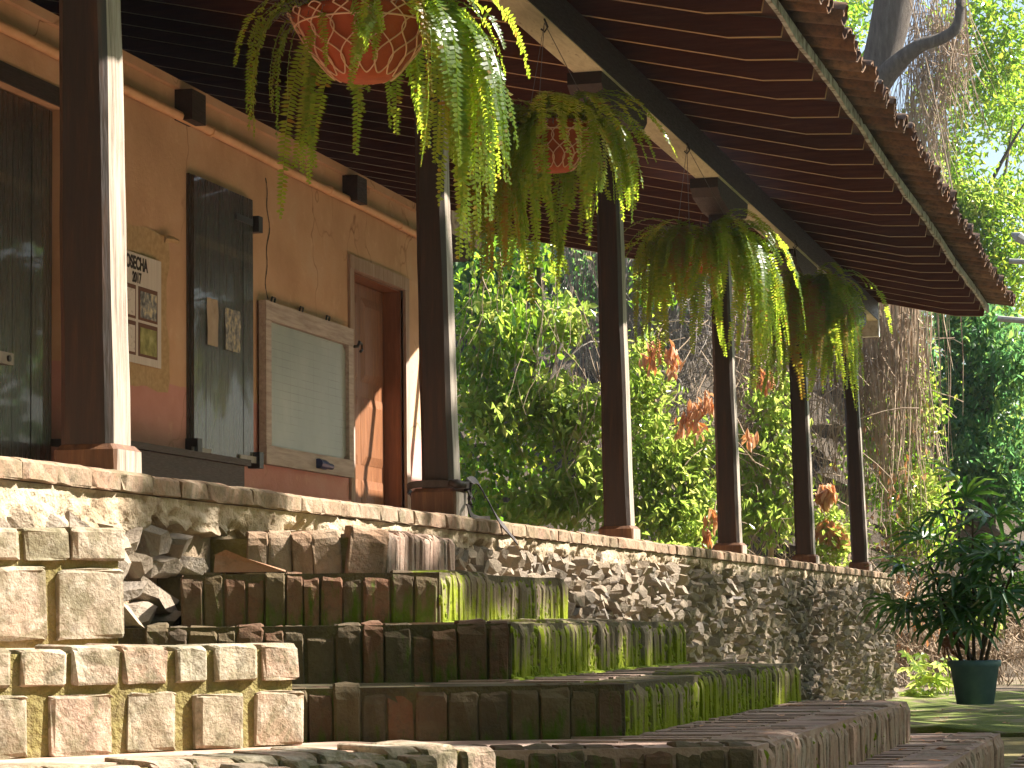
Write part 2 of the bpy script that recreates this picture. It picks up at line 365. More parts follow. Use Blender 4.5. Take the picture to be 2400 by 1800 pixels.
# ------------------------------------------------------------------ brick mesh variants
def brick_mesh(mat, rad=.028, jit=.012, seed=0, segs=3, tri_h=1.0):
    """unit brick: x -0.5..0.5 along the face, y -1..0 depth (front at 0), z 0..1; worn front-top edge"""
    r = random.Random(seed)
    prof = [(-1, 0), (-.02, 0), (0, .06)]
    for k in range(segs+1):
        a = math.pi/2*k/segs
        prof.append((-rad*5*(1-math.cos(a)), 1-rad*5*(1-math.sin(a))))
    prof.append((-1, 1))
    xs = [-.5, -.42, 0, .42, .5]
    V = []
    wv = [r.uniform(-1, 1) for _ in range(40)]
    for i, x in enumerate(xs):
        e = 1 if i in (0, 4) else 0
        for k, (y, z) in enumerate(prof):
            yy = y-(.024*e if y > -.9 else 0)+jit*r.uniform(-2.2, 2.2)*(y > -.9)
            zz = z-(.02*e if z > .5 else 0)+jit*r.uniform(-1.6, 1.6)
            V.append((x+jit*2.2*r.uniform(-1, 1), yy, zz))
    n = len(prof); F = []
    for i in range(len(xs)-1):
        for k in range(n-1):
            F.append((i*n+k, (i+1)*n+k, (i+1)*n+k+1, i*n+k+1))
    F.append(tuple(range(n))); F.append(tuple((len(xs)-1)*n+k for k in range(n))[::-1])
    m = MB(); m.add(V, F); return m.mesh('brick', mat)
BV = {}
def brick(parent, mat, pos, n, wdt, dep, hgt, name='brick', rad=.03, tilt=0.0, lean=0.0, roll=0.0, jit=.012):
    key = (mat.name, rad, jit)
    if key not in BV: BV[key] = [brick_mesh(mat, rad, jit, seed=s+len(BV)*17) for s in range(9)]
    n = Vector((n[0], n[1], 0)).normalized(); z = Vector((0, 0, 1)); a = n.cross(z)*-1
    a = Vector((n.y, -n.x, 0))  # a x n = z
    m = Matrix(((a.x*wdt, n.x*dep, 0, 0), (a.y*wdt, n.y*dep, 0, 0), (0, 0, hgt, 0), (0, 0, 0, 1)))
    rot = Matrix.Rotation(tilt, 4, n) @ Matrix.Rotation(lean, 4, a) @ Matrix.Rotation(roll, 4, z)
    m = Matrix.Translation(Vector(pos)) @ rot @ m
    o = bpy.data.objects.new(name, random.choice(BV[key])); return place(o, parent, m)

# ------------------------------------------------------------------ staircase
stair = thing('brick_staircase', (1.2, 10.5, -1.32), 'wide worn brick staircase with mossy risers climbing to the veranda', 'staircase')
KS = .85
steps = [  # corner X, Y, top Z, end Y, side run, height
    (2.800, 6.477, -1.004, 11.4, 1.2, .225),
    (2.490, 6.962, -.847, 10.67, 1.36, .175),
    (2.031, 7.446, -.694, 10.84, 1.36, .17),
    (1.572, 7.931, -.518, 10.76, 1.16, .183),
    (1.156, 8.585, -.343, 10.41, .86, .183),
]
B20 = math.radians(20); LD = np.array([-math.cos(B20), -math.sin(B20)]); LN = np.array([math.sin(B20), -math.cos(B20)])
nstep = len(steps)
for si, (cx, cy, zt, ye, run, h) in enumerate(steps):
    c = np.array([cx, cy]); ins = .004
    # inner corner so that bricks stand proud of the mortar core
    le = c+LD*run
    ci = c+np.array([-ins, 0]); ci = ci+LN*-ins
    lei = le-LN*ins
    poly = [tuple(ci), (cx-ins, ye-.015), (.0, ye-.015), (.0, lei[1]+.30), (lei[0]-.02, lei[1]+.25), tuple(lei)]
    pm = MB(); pm.prism(poly, -1.40, zt-.005)
    st = pm.build('step', M_tread if si < 2 else M_mortar_dark, stair)
    # front run (parallel to the veranda)
    y = cy+.012; mat = M_brick_front if si >= 1 else M_brick_front_low
    if si == 1: mat = M_brick_front_low
    while y < ye-.03:
        wd = random.uniform(.050, .075)
        if y+wd > ye: wd = ye-y
        dz = random.uniform(-.006, .006)-.012*max(0, math.sin(y*2.3+si))
        hb = h+.02
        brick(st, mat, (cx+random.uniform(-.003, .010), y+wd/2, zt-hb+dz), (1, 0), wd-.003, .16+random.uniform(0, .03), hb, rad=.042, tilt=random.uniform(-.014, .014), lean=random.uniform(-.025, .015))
        y += wd
    # side run facing the viewer
    d = .012
    while d < run-.04:
        wd = random.uniform(.056, .095)
        p = c+LD*(d+wd/2)+LN*random.uniform(-.002, .010)
        dz = random.uniform(-.010, .006); hb = h+.02
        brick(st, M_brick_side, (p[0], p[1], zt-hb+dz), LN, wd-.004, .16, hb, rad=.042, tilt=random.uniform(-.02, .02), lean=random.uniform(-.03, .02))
        d += wd
    # second course on the tread, joined
    tb = MB()
    y = cy+.2
    while y < ye-.06:
        wd = random.uniform(.075, .085); x1 = cx-.19+random.uniform(-.012, .012)
        while x1 > cx-.50:
            L = random.uniform(.20, .25); z1 = zt-.002+random.uniform(-.004, .004)
            tb.box(x1-L, x1, y, y+wd-.008, zt-.05, z1); x1 -= L+.01
        y += wd
    tag(tb.build('tread_paving', M_tread, st), kind='stuff')
# top, broken course set against the curb
T6 = np.array([.773, 9.18]); e6 = T6+LD*.49
tm = MB(); tm.prism([(.765, 9.20), (.765, 10.06), (.0, 10.06), (.0, e6[1]+.12), tuple(e6-LN*.02)], -.62, -.205)
tst = tm.build('step', M_mortar, stair)
y = 9.21
while y < 10.06:
    wd = random.uniform(.05, .07)
    brick(tst, M_brick_front_low, (.773+random.uniform(-.008, .010), y+wd/2, -.352), (1, 0), wd-.003, .18, .172+random.uniform(-.014, .006), tilt=random.uniform(-.04, .02), lean=random.uniform(-.04, .02))
    y += wd
dcur = .0
for wd, hh, tl in ((.145, .185, -.13), (.108, .172, .08), (.078, .168, .03), (.09, .175, -.02), (.08, .17, -.03)):
    p = T6+LD*(dcur+wd/2)+LN*random.uniform(-.004, .012)
    brick(tst, M_brick_top, (p[0], p[1], -.352), LN+np.array([.2*random.random(), 0]), wd-.004, .15, hh, rad=.06, tilt=tl, lean=random.uniform(-.06, 0)); dcur += wd
c5 = np.array([1.156, 8.585])
wm = MB(); zt5 = -.343
prof_w = [(.76, .002), (.755, .062), (.72, .078), (.65, .048), (.52, .008), (.52, .002)]
nw = len(prof_w); fr_ = [c5+LD*d_-LN*(.012+.01*math.sin(k*2)) for k, (d_, _) in enumerate(prof_w)]; bk_ = [c5+LD*d_-LN*.10 for d_, _ in prof_w]
wm.add([(p_[0], p_[1], zt5+h_) for p_, (_, h_) in zip(fr_, prof_w)]+[(p_[0], p_[1], zt5+h_*.9) for p_, (_, h_) in zip(bk_, prof_w)], [tuple(range(nw)), tuple(range(nw, 2*nw))[::-1]]+[(k, nw+k, nw+(k+1) % nw, (k+1) % nw) for k in range(nw)])
wm.build('brick', M_brick_top, tst)
# small moss cushions and tufts along the riser feet
mo = MB()
for k_, (cx, cy, zt, ye, run, h) in enumerate(steps[1:5]):
    for i in range((160, 620, 560, 260)[k_]):
        y = cy+(ye-cy)*random.random(); up = random.random()**2.6*h*.85; z0 = zt-h+.006+up
        ry = random.uniform(.003, .008); rz = ry*random.uniform(1.2, 3.2); dp = random.uniform(.004, .010)
        x0 = cx-.001; V = [(x0+dp, y, z0)]
        for q in range(7):
            a_ = 2*math.pi*q/7; rr_ = random.uniform(.75, 1.15); V.append((x0+dp*.55, y+ry*.7*rr_*math.cos(a_), z0+rz*.7*rr_*math.sin(a_)))
        for q in range(7):
            a_ = 2*math.pi*q/7; V.append((x0-.004, y+ry*1.15*math.cos(a_), z0+rz*1.15*math.sin(a_)))
        mo.add(V, [(0, 1+q, 1+(q+1) % 7) for q in range(7)]+[(1+q, 8+q, 8+(q+1) % 7, 1+(q+1) % 7) for q in range(7)])
    for i in range(180):
        y = random.uniform(cy, ye); r = random.uniform(.004, .012)
        mo.lathe([(r*1.7, 0), (r*1.25, r*.55), (0.001, r*.9)], (cx+random.uniform(.004, .022), y, zt-h+.004), 6)
tag(mo.build('moss_cushions', M_moss, stair), kind='stuff')

# platform bricks in front of the lowest step
pb = []
for j in range(34):
    for i in range(4):
        pb.append((2.98+i*.25+(.12 if j % 2 else 0), 9.4+j*.13))
for (x, y) in pb:
    brick(pav_o, M_brick_front_low, (x, y, -1.255), (1, 0), .12, .24, .042+random.uniform(-.004, .004), rad=.02)

# ------------------------------------------------------------------ sunny stepped cheek in the foreground
ck_u = np.array([math.sin(math.radians(35)), math.cos(math.radians(35))]); ck_n = np.array([ck_u[1], -ck_u[0]])
cheek = thing('stepped_cheek_wall', (1.5, 5.9, -1.3), 'sunlit stepped brick and block cheek wall in the near left corner', 'wall')
def cheek_level(end, zt, zb, back, length, rows, name):
    e = np.array(end); s = e-ck_u*length; bk = ck_n*back; ins = .014
    pm = MB(); f = -ck_n*ins
    pm.prism([tuple(s+f), tuple(s-bk), tuple(e-bk-ck_u*.01), tuple(e+f-ck_u*.01)][::-1], zb, zt-.010)
    core = pm.build(name, M_mortar, cheek)
    pm = MB(); g_ = -ck_n*.13
    pm.prism([tuple(s+g_), tuple(s-bk), tuple(e-bk-ck_u*.02), tuple(e+g_-ck_u*.02)][::-1], zt-.012, zt-.004)
    pm.build('tread_slab', M_curb_top, core)
    for (z0, z1, w0, w1, gap, dep, rad, out) in rows:
        d = random.uniform(-.01, .0)-out
        while d < length:
            wd = random.uniform(w0, w1); p = e-ck_u*(d+wd/2)+ck_n*random.uniform(-.006, .008)
            hh = (z1-z0)*random.uniform(.93, 1.03)
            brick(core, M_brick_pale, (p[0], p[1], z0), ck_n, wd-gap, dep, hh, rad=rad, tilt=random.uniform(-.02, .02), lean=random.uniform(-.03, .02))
            d += wd+random.uniform(0, gap*.6)
    return core
A = (.89, 6.5); Bp = (1.55, 5.99); Cp = (2.05, 5.92); Dp = (1.975, 5.71)
cheek_level(A, -.262, -.70, .9, 1.3, [(-.345, -.258, .13, .19, .010, .16, .03, 0), (-.55, -.36, .20, .235, .028, .16, .012, .01)], 'pillar_course')
cheek_level(Bp, -.566, -.98, .9, 2.0, [(-.648, -.562, .095, .135, .018, .18, .03, 0), (-.802, -.668, .165, .205, .040, .18, .012, .03)], 'wall_course')
cheek_level(Cp, -.800, -1.3, .55, 2.0, [(-.93, -.796, .09, .12, .010, .2, .03, 0)], 'wall_course')
cheek_level(Dp, -.818, -1.3, .12, 1.8, [(-.95, -.813, .06, .09, .008, .2, .03, 0)], 'wall_course')

# ------------------------------------------------------------------ retaining wall
rw = thing('retaining_wall', (.1, 18, -1.42), 'long rubble stone retaining wall under the pale veranda curb', 'wall')
b = MB(); b.box(-.6, .138, 4.0, 31.0, -1.46, -.08); b.build('earth_core', M_earth, rw)
# curb bricks
y = 4.2
while y < 31.0:
    L = random.uniform(.22, .30); L = min(L, 31.05-y)
    brick(rw, M_curb, (.215+random.uniform(-.005, .005), y+L/2, -.075), (1, 0), L-random.choice([.001, .002, .006]), .30, .075+random.uniform(-.004, .003), rad=.05, roll=random.uniform(-.02, .02), jit=.012)
    y += L
# plaster band with a ragged lower edge
_lat = rng.normal(0, 1, (400, 64))
def vn(y, z):
    y = y+40; z = z+20; i, j = int(math.floor(y)), int(math.floor(z)); a, b_ = y-i, z-j
    a = a*a*(3-2*a); b_ = b_*b_*(3-2*b_); g_ = lambda p, q: _lat[p % 400, q % 64]
    return (g_(i, j)*(1-a)+g_(i+1, j)*a)*(1-b_)+(g_(i, j+1)*(1-a)+g_(i+1, j+1)*a)*b_
def band(y0, y1, zb_fun, name, xf=.2):
    ny = int((y1-y0)/.02); nz = 14; V = []; Fc = []
    for i in range(ny+1):
        y = y0+(y1-y0)*i/ny
        e = zb_fun(y)+.022*vn(y*7, 3)+.014*vn(y*19, 9)+.006*vn(y*45, 1)
        for j in range(nz+1):
            s_ = j/nz; z = -.078+(e+.078)*s_
            x = xf-.004+(.012*vn(y*4, z*9)+.008*vn(y*15, z*30)+.004*vn(y*45, z*60))*(.25+s_)-.05*max(0, vn(y*6+50, z*13)-.55)*s_-.02*s_*s_
            if j == nz: x -= .09
            if j == 0: x = xf-.004
            V.append((x, y, z))
    for i in range(ny):
        for j in range(nz):
            a = i*(nz+1)+j; Fc.append((a, a+1, a+nz+2, a+nz+1))
    m = MB(); m.add(V, Fc); return m.build(name, M_plaster, rw, smooth=False)
band(4.2, 9.9, lambda y: -.25+.05*min(1, max(0, y-7.2))+.02*math.sin(y*2.3), 'plaster_band')
band(9.9, 31.0, lambda y: -.175-.02*math.sin(y*1.3), 'plaster_band')
# stones
def stone_mesh(seed):
    r = np.random.default_rng(seed)
    n = 5; ang = np.sort(r.uniform(0, 2*math.pi, n)+np.arange(n)*.0)
    ang = np.linspace(0, 2*math.pi, n, endpoint=False)+r.uniform(-.4, .4, n)
    ra = r.uniform(.62, 1.1, n)
    fr = np.stack([ra*np.cos(ang)*.5, np.zeros(n), ra*np.sin(ang)*.5], 1)
    k = r.uniform(.45, .8); off = r.uniform(-.12, .12, 2)
    top = fr*k+np.array([off[0], 0, off[1]]); sl = r.uniform(-.38, .38, 2)
    top[:, 1] = .36+sl[0]*top[:, 0]+sl[1]*top[:, 2]
    mid = fr*r.uniform(.92, 1.05, (n, 1)); mid[:, 1] = r.uniform(.05, .16, n)
    back = fr.copy(); back[:, 1] = -.5
    V = np.concatenate([back, mid, top]); Fc = []
    for L in range(2):
        for j in range(n): Fc.append((L*n+j, L*n+(j+1) % n, (L+1)*n+(j+1) % n, (L+1)*n+j))
    Fc.append(tuple(2*n+j for j in range(n)))
    return V, Fc
SV = [stone_mesh(100+i) for i in range(14)]
SM = []
for V, Fc in SV:
    m = MB(); m.add(V, Fc); SM.append(m.mesh('stone', M_stone))
def stone_xform(x, y, z, w_, h_, dp, roll):
    # local x->-Y.. use: local x -> +Y, local y -> +X (out), local z -> Z
    c, s = math.cos(roll), math.sin(roll)
    return np.array([[0, dp, 0, x], [c*w_, 0, -s*h_, y], [s*w_, 0, c*h_, z], [0, 0, 0, 1]])
placed = []
# big stones in the corner left of the stairs
for j_ in range(6):
    for i_ in range(9):
        placed.append((.16, 6.95+.21*(i_+.5*(j_ % 2))+random.uniform(-.03, .03), -.235-.085*j_+random.uniform(-.014, .014), random.uniform(.20, .29), random.uniform(.085, .125), random.uniform(.12, .26), random.choice((-1, -1, 1))*random.uniform(.1, .8)))
zrow = -.20
cells = []
y = 9.9
while y < 31.0:
    sc = .075
    z = -.19
    while z > -1.47:
        cells.append((.12, y+random.uniform(-.045, .045), z+random.uniform(-.035, .035), random.uniform(.08, .165), random.uniform(.055, .10), random.uniform(.10, .30), random.choice((-1, -1, 1))*random.uniform(.5, 1.5)))
        z -= .07
    y += sc
vis = [c for c in cells if not (c[1] < 10.7 and c[2] < -.62)]
placed += vis[:300-len(placed)]
rest = vis[300-54:]
for q in placed:
    o = bpy.data.objects.new('stone', random.choice(SM)); place(o, rw, Matrix(stone_xform(*q).tolist()))
m = MB()
for q in rest:
    V, Fc = random.choice(SV); X = stone_xform(*q); m.add(V@X[:3, :3].T+X[:3, 3], Fc)
tag(m.build('rubble', M_stone, rw), kind='stuff')

# ------------------------------------------------------------------ veranda floor
b = MB(); b.box(-7.0, -.09, 2.0, 31.0, -.3, -.012); tag(b.build('veranda_floor', M_floor), kind='structure')

# ------------------------------------------------------------------ house
house = thing('plastered_house', (-4.5, 15, 0), 'plastered house with peach walls over a pink dado behind the veranda', 'house')
XW = -2.6
def wl(b, y0, y1, z0, z1, th=.3): b.box(XW-th, XW, y0, y1, z0, z1)
b = MB()
wl(b, 2.0, 11.6, -.1, 2.9); wl(b, 11.6, 13.9, 2.45, 2.9); wl(b, 13.9, 19.24, -.1, 2.9); wl(b, 19.24, 20.60, 2.22, 2.9); wl(b, 20.60, 21.9, -.1, 2.9)
b.box(-7.3, XW-.3, 21.6, 21.9, -.1, 2.9)
b.build('wall', M_wall, house)
b = MB(); b.box(-7.3, -7.0, 2.0, 31.0, -.1, 4.6); b.box(-7.0, XW-.3, 2.0, 2.3, -.1, 4.5); b.build('back_wall', M_board, house)
b = MB(); b.box(-7.0, XW-.345, 2.35, 21.9, 2.90, 2.93); b.build('attic_floor', M_board, house)
b = MB(); b.box(XW-.34, XW+.035, 2.0, 21.95, 2.902, 2.96); b.build('cornice', M_wall, house)
b = MB(); b.tube([(XW+.035, y, 2.74+.004*math.sin(y*2)-.004*(y-12)) for y in np.linspace(2.2, 21.85, 40)], .032, 8); pipe = b.build('conduit', M_pipe, house, True)
b = MB()
for y in (16.15, 18.6, 20.4):
    b.tube([(XW+.035, y-.02, 2.74-.004*(y-12)), (XW+.035, y+.02, 2.74-.004*(y-12))], .038, 8)
b.build('conduit_coupling', M_pipe, house)
for y in (11.9, 15.72, 19.15):
    b = MB(); b.box(XW-.2, XW+.12, y-.12, y+.12, 2.70, 2.897); b.build('beam_end', M_beam, house)
b = MB(); b.box(XW-.16, XW+.03, 22.0, 23.0, 2.87, 3.07); b.build('wall_plate_end', M_beam_end, house)
b = MB(); b.box(XW-.16, XW+.02, 21.92, 22.62, 2.70, 2.868); b.build('wall_plate_bracket', M_beam, house)
# skirting: low plaster plinth
b = MB(); b.box(XW, XW+.03, 13.95, 19.1, -.05, .42); b.build('plinth', M_wall, house)
# big plank door at the left
dd = MB(); dd.box(XW-.14, XW-.10, 11.6, 13.9, -.05, 2.45); bigdoor = dd.build('plank_door', M_shutter, house)
y = 11.62
while y < 13.88:
    L = random.uniform(.20, .28); L = min(L, 13.89-y)
    m = MB(); m.box(XW-.098, XW-.065+random.uniform(-.004, .004), y, y+L-.008, -.02, 2.44); m.build('plank', M_shutter, bigdoor); y += L
m = MB(); m.box(XW-.06, XW-.035, 13.02, 13.32, .92, .985); m.build('hasp', M_galv, bigdoor)
for yy in (13.09, 13.25):
    m = MB(); m.tube([(XW-.04, yy, .952), (XW-.022, yy, .952)], .018, 8); m.build('bolt', M_iron, bigdoor)
m = MB(); m.box(XW-.08, XW+.012, 11.45, 14.02, 2.452, 2.56); m.build('door_lintel', M_beam, bigdoor)
# shutter window
sh = MB(); sh.box(XW-.0, XW+.02, 15.80, 16.92, .56, 2.39); shut = sh.build('shutter', M_shutter, house)
ys = [15.81, 16.02, 16.27, 16.52, 16.72, 16.915]
for a_, b_ in zip(ys[:-1], ys[1:]):
    m = MB(); m.box(XW+.022, XW+.048+random.uniform(-.003, .003), a_, b_-.006, .57, 2.38); m.build('plank', M_shutter, shut)
for (yy, zz) in ((15.92, .60), (16.78, .60), (16.72, 2.22)):
    m = MB(); m.box(XW+.05, XW+.062, yy-.16, yy+.16, zz-.022, zz+.022); m.build('hinge_strap', M_galv if zz < 1 else M_iron, shut)
for (yy, zz) in ((15.82, .62), (16.97, .60), (16.97, 2.22)):
    m = MB(); m.box(XW+.0, XW+.085, yy-.04, yy+.04, zz-.055, zz+.055); m.build('hinge_block', M_iron, shut)
# panelled door and its frame
dr = thing('tmp', (0, 0, 0), None, None); bpy.data.objects.remove(dr)
fr = MB(); fr.box(XW-.02, XW+.022, 19.14, 19.24, -.02, 2.20); dfr = fr.build('door_frame', M_frame, house)
m = MB(); m.box(XW-.02, XW+.024, 20.60, 20.70, -.02, 2.20); m.build('door_post', M_frame, dfr)
m = MB(); m.box(XW-.02, XW+.026, 19.14, 20.70, 2.202, 2.305); m.build('door_head', M_frame, dfr)
m = MB(); m.box(XW-.29, XW-.022, 20.585, 20.598, -.02, 2.198); m.box(XW-.29, XW-.022, 19.242, 19.256, -.02, 2.198); m.box(XW-.29, XW-.022, 19.258, 20.583, 2.186, 2.199); m.build('door_lining', M_door, dfr)
lf = MB(); lf.box(XW-.20, XW-.165, 19.26, 20.58, .0, 2.18); leaf = lf.build('door_leaf', M_door, house)
for y0 in (19.30, 19.96):
    for (z0, z1) in ((.12, .62), (.74, 1.28), (1.40, 2.08)):
        m = MB(); y1 = y0+.58
        m.add([(XW-.163, y0, z0), (XW-.163, y1, z0), (XW-.163, y1, z1), (XW-.163, y0, z1), (XW-.145, y0+.07, z0+.07), (XW-.145, y1-.07, z0+.07), (XW-.145, y1-.07, z1-.07), (XW-.145, y0+.07, z1-.07)],
              [(4, 5, 6, 7), (0, 1, 5, 4), (1, 2, 6, 5), (2, 3, 7, 6), (3, 0, 4, 7)]); m.build('door_panel', M_door, leaf)
m = MB(); m.tube([(XW+.03, 19.2, 1.60), (XW+.05, 19.23, 1.60), (XW+.05, 19.27, 1.64), (XW+.05, 19.33, 1.63), (XW+.05, 19.34, 1.585), (XW+.05, 19.30, 1.57)], .012, 6); m.build('door_hook', M_iron, dfr, True)
# wall crack as a real fissure
m = MB()
pts = [(16.98+.35+.03*math.sin(z*9)+.02*math.sin(z*23), z) for z in np.linspace(1.75, 2.6, 26)]
for (ya, za), (yb, zb) in zip(pts[:-1], pts[1:]):
    wd = .006+.006*random.random(); m.add([(XW+.002, ya-wd, za), (XW+.002, ya+wd, za), (XW+.002, yb+wd, zb), (XW+.002, yb-wd, zb)], [(0, 1, 2, 3)])
m.build('crack', M_ink, house)
# notice papers on the shutter
def flat(name, mat, y0, y1, z0, z1, x, label, cat, grp=None, skew=0):
    m = MB(); k = 6; V = []
    for j in range(k+1):
        for i in range(k+1):
            V.append((x+.006*math.sin(i*1.7+j)*(j/k), y0+(y1-y0)*i/k, z0+(z1-z0)*j/k+skew*i/k))
    m.add(V, [(j*(k+1)+i, j*(k+1)+i+1, (j+1)*(k+1)+i+1, (j+1)*(k+1)+i) for i in range(k) for j in range(k)])
    o = m.build(name, mat)
    return tag(o, label, cat, grp)
flat('paper_notice', M_tan_page, 16.03, 16.22, 1.30, 1.61, XW+.056, 'plain narrow tan paper notice on the dark shutter', 'notice')
flat('paper_notice', M_photo, 16.36, 16.64, 1.30, 1.58, XW+.056, 'printed picture notice to the right on the dark shutter', 'notice')
# burlap poster
ps = thing('burlap_poster', (XW, 14.8, 1.4), 'burlap wall poster with printed sheets hanging beside the shutter', 'poster')
PY = lambda px, py, x=XW+.03: at_x(px, py, x)
b = MB(); k = 14; V = []
tr_ = PY(362, 545); br_ = PY(362, 833)
y0, y1 = 14.05, tr_[1]; z0, z1 = .945, 1.93
for j in range(k+1):
    for i in range(k+1):
        V.append((XW+.012+.012*math.sin(i*.9+j*.6)+.02*(i == k), y0+(y1-y0)*i/k+.012*math.sin(j*1.8)*(i == k), z0+(z1-z0)*j/k+.012*math.sin(i*1.3)*(j in (0, k))))
b.add(V, [(j*(k+1)+i, j*(k+1)+i+1, (j+1)*(k+1)+i+1, (j+1)*(k+1)+i) for i in range(k) for j in range(k)])
b.build('burlap', M_burlap, ps, True)
sy1 = PY(347, 600)[1]; sy0 = sy1-1.05; sz0, sz1 = PY(347, 797)[2], PY(347, 600)[2]+.10
b = MB(); b.box(XW+.030, XW+.034, sy0, sy1, sz0, sz1); b.build('paper_sheet', M_paper, ps)
cellw = .30
for col in range(3):
    for row in range(2):
        ya = sy1-.07-cellw-col*.345; za = sz0+.047+row*.222
        b = MB(); b.box(XW+.035, XW+.038, ya, ya+cellw, za, za+.205); cd = b.build('card', M_card, ps)
        b = MB(); b.box(XW+.0385, XW+.041, ya+.02, ya+cellw-.02, za+.016, za+.178)
        b.build('print', [M_green_print, M_page, M_page][col] if row == 0 else [M_photo, M_page, M_photo][col], cd)
def text(s, size, loc, mat, parent, rot, name, bold=.01):
    cu = bpy.data.curves.new('lettering', 'FONT'); cu.body = s; cu.size = size; cu.offset = bold*size*3; cu.space_character = 1.0
    cu.extrude = .0008; cu.align_x = 'RIGHT'
    to = bpy.data.objects.new('lettering_curve', cu); COL.objects.link(to)
    dg = bpy.context.evaluated_depsgraph_get(); me = bpy.data.meshes.new_from_object(to.evaluated_get(dg)); bpy.data.objects.remove(to)
    me.materials.clear(); me.materials.append(mat)
    return place(bpy.data.objects.new(name, me), parent, Matrix.Translation(Vector(loc)) @ rot)
RT = Matrix(((0, 0, 1, 0), (1, 0, 0, 0), (0, 1, 0, 0), (0, 0, 0, 1)))
ty = PY(317, 575)[1]
t1 = text('COSECHA', .11, (XW+.036, ty, PY(317, 589)[2]), M_ink, ps, RT @ Matrix.Diagonal((.80, 1, 1, 1)), 'lettering', .012)
t2 = text('2017', .088, (XW+.036, ty-.10, PY(300, 612)[2]), M_ink, ps, RT @ Matrix.Diagonal((.80, 1, 1, 1)), 'lettering', .012)
b = MB(); b.tube([(XW+.02, y1-.05, 1.90), (XW+.05, y1+.02, 1.905), (XW+.06, y1+.09, 1.90), (XW+.05, y1+.12, 1.92)], [.03, .022, .015, .004], 6); b.build('corner_knot', M_burlap, ps)
# grey board
bb = thing('notice_board', (XW, 18.05, .6), 'large grey ruled board in a bleached wooden frame on the wall', 'board')
Y0, Y1, Z0, Z1 = 17.10, 19.05, .585, 1.715
def tilt_box(b, y0, y1, z0, z1, x0, x1): b.box(XW+x0, XW+x1, y0, y1, z0, z1)
b = MB(); tilt_box(b, Y0, Y1, Z1-.13, Z1, .02, .075); b.build('frame_rail', M_bbframe, bb)
b = MB(); tilt_box(b, Y0, Y1, Z0, Z0+.13, .02, .075); b.build('frame_rail', M_bbframe, bb)
b = MB(); tilt_box(b, Y0, Y0+.11, Z0+.132, Z1-.132, .02, .073); b.build('frame_stile', M_bbframe, bb)
b = MB(); tilt_box(b, Y1-.11, Y1, Z0+.132, Z1-.132, .02, .073); b.build('frame_stile', M_bbframe, bb)
b = MB(); ya, yb, za, zb = Y0+.112, Y1-.112, Z0+.134, Z1-.134; c_ = .05
b.add([(XW+.045, y, z) for y, z in [(ya+c_, za), (yb-c_*1.4, za), (yb, za+c_*.6), (yb, zb-c_), (yb-c_*1.4, zb), (ya+c_, zb), (ya, zb-c_), (ya, za+c_)]], [tuple(range(8))])
b.build('writing_panel', M_bboard, bb)
b = MB(); tilt_box(b, Y0+.05, Y1-.05, Z0+.05, Z1-.05, .005, .018); b.build('backing', M_card, bb)
for y in (17.35, 17.95, 18.55):
    b = MB(); b.tube([(XW+.02, y, Z1+.002), (XW+.03, y, Z1+.05), (XW+.03, y+.06, Z1+.05), (XW+.02, y+.06, Z1+.002)], .008, 5); b.build('hanger_hook', M_iron, bb)
b = MB(); b.tube([(XW+.09, 18.15, .645), (XW+.09, 18.30, .64)], .036, 10); b.tube([(XW+.09, 18.30, .64), (XW+.09, 18.46, .635)], .022, 10)
tag(b.build('chalk_holder', M_blue), 'small blue holder lying on the lower rail of the grey board', 'holder')
# bench below the shutter
be = thing('low_bench', (XW+.3, 15.2, 0), 'low dark wooden bench standing under the shutter', 'bench')
b = MB(); b.box(XW+.06, XW+.42, 13.6, 15.85, .49, .53); b.build('seat', M_beam, be)
b = MB(); b.box(XW+.375, XW+.40, 13.65, 15.78, .35, .488); b.build('apron', M_beam, be)
b = MB(); b.box(XW+.10, XW+.374, 15.72, 15.75, .35, .488); b.build('apron', M_frame, be)
for (x, y) in ((.10, 13.7), (.33, 13.7), (.10, 15.66), (.33, 15.66)):
    b = MB(); b.box(XW+x, XW+x+.06, y, y+.06, 0, .349 if y < 15 else .488); b.build('leg', M_beam, be)

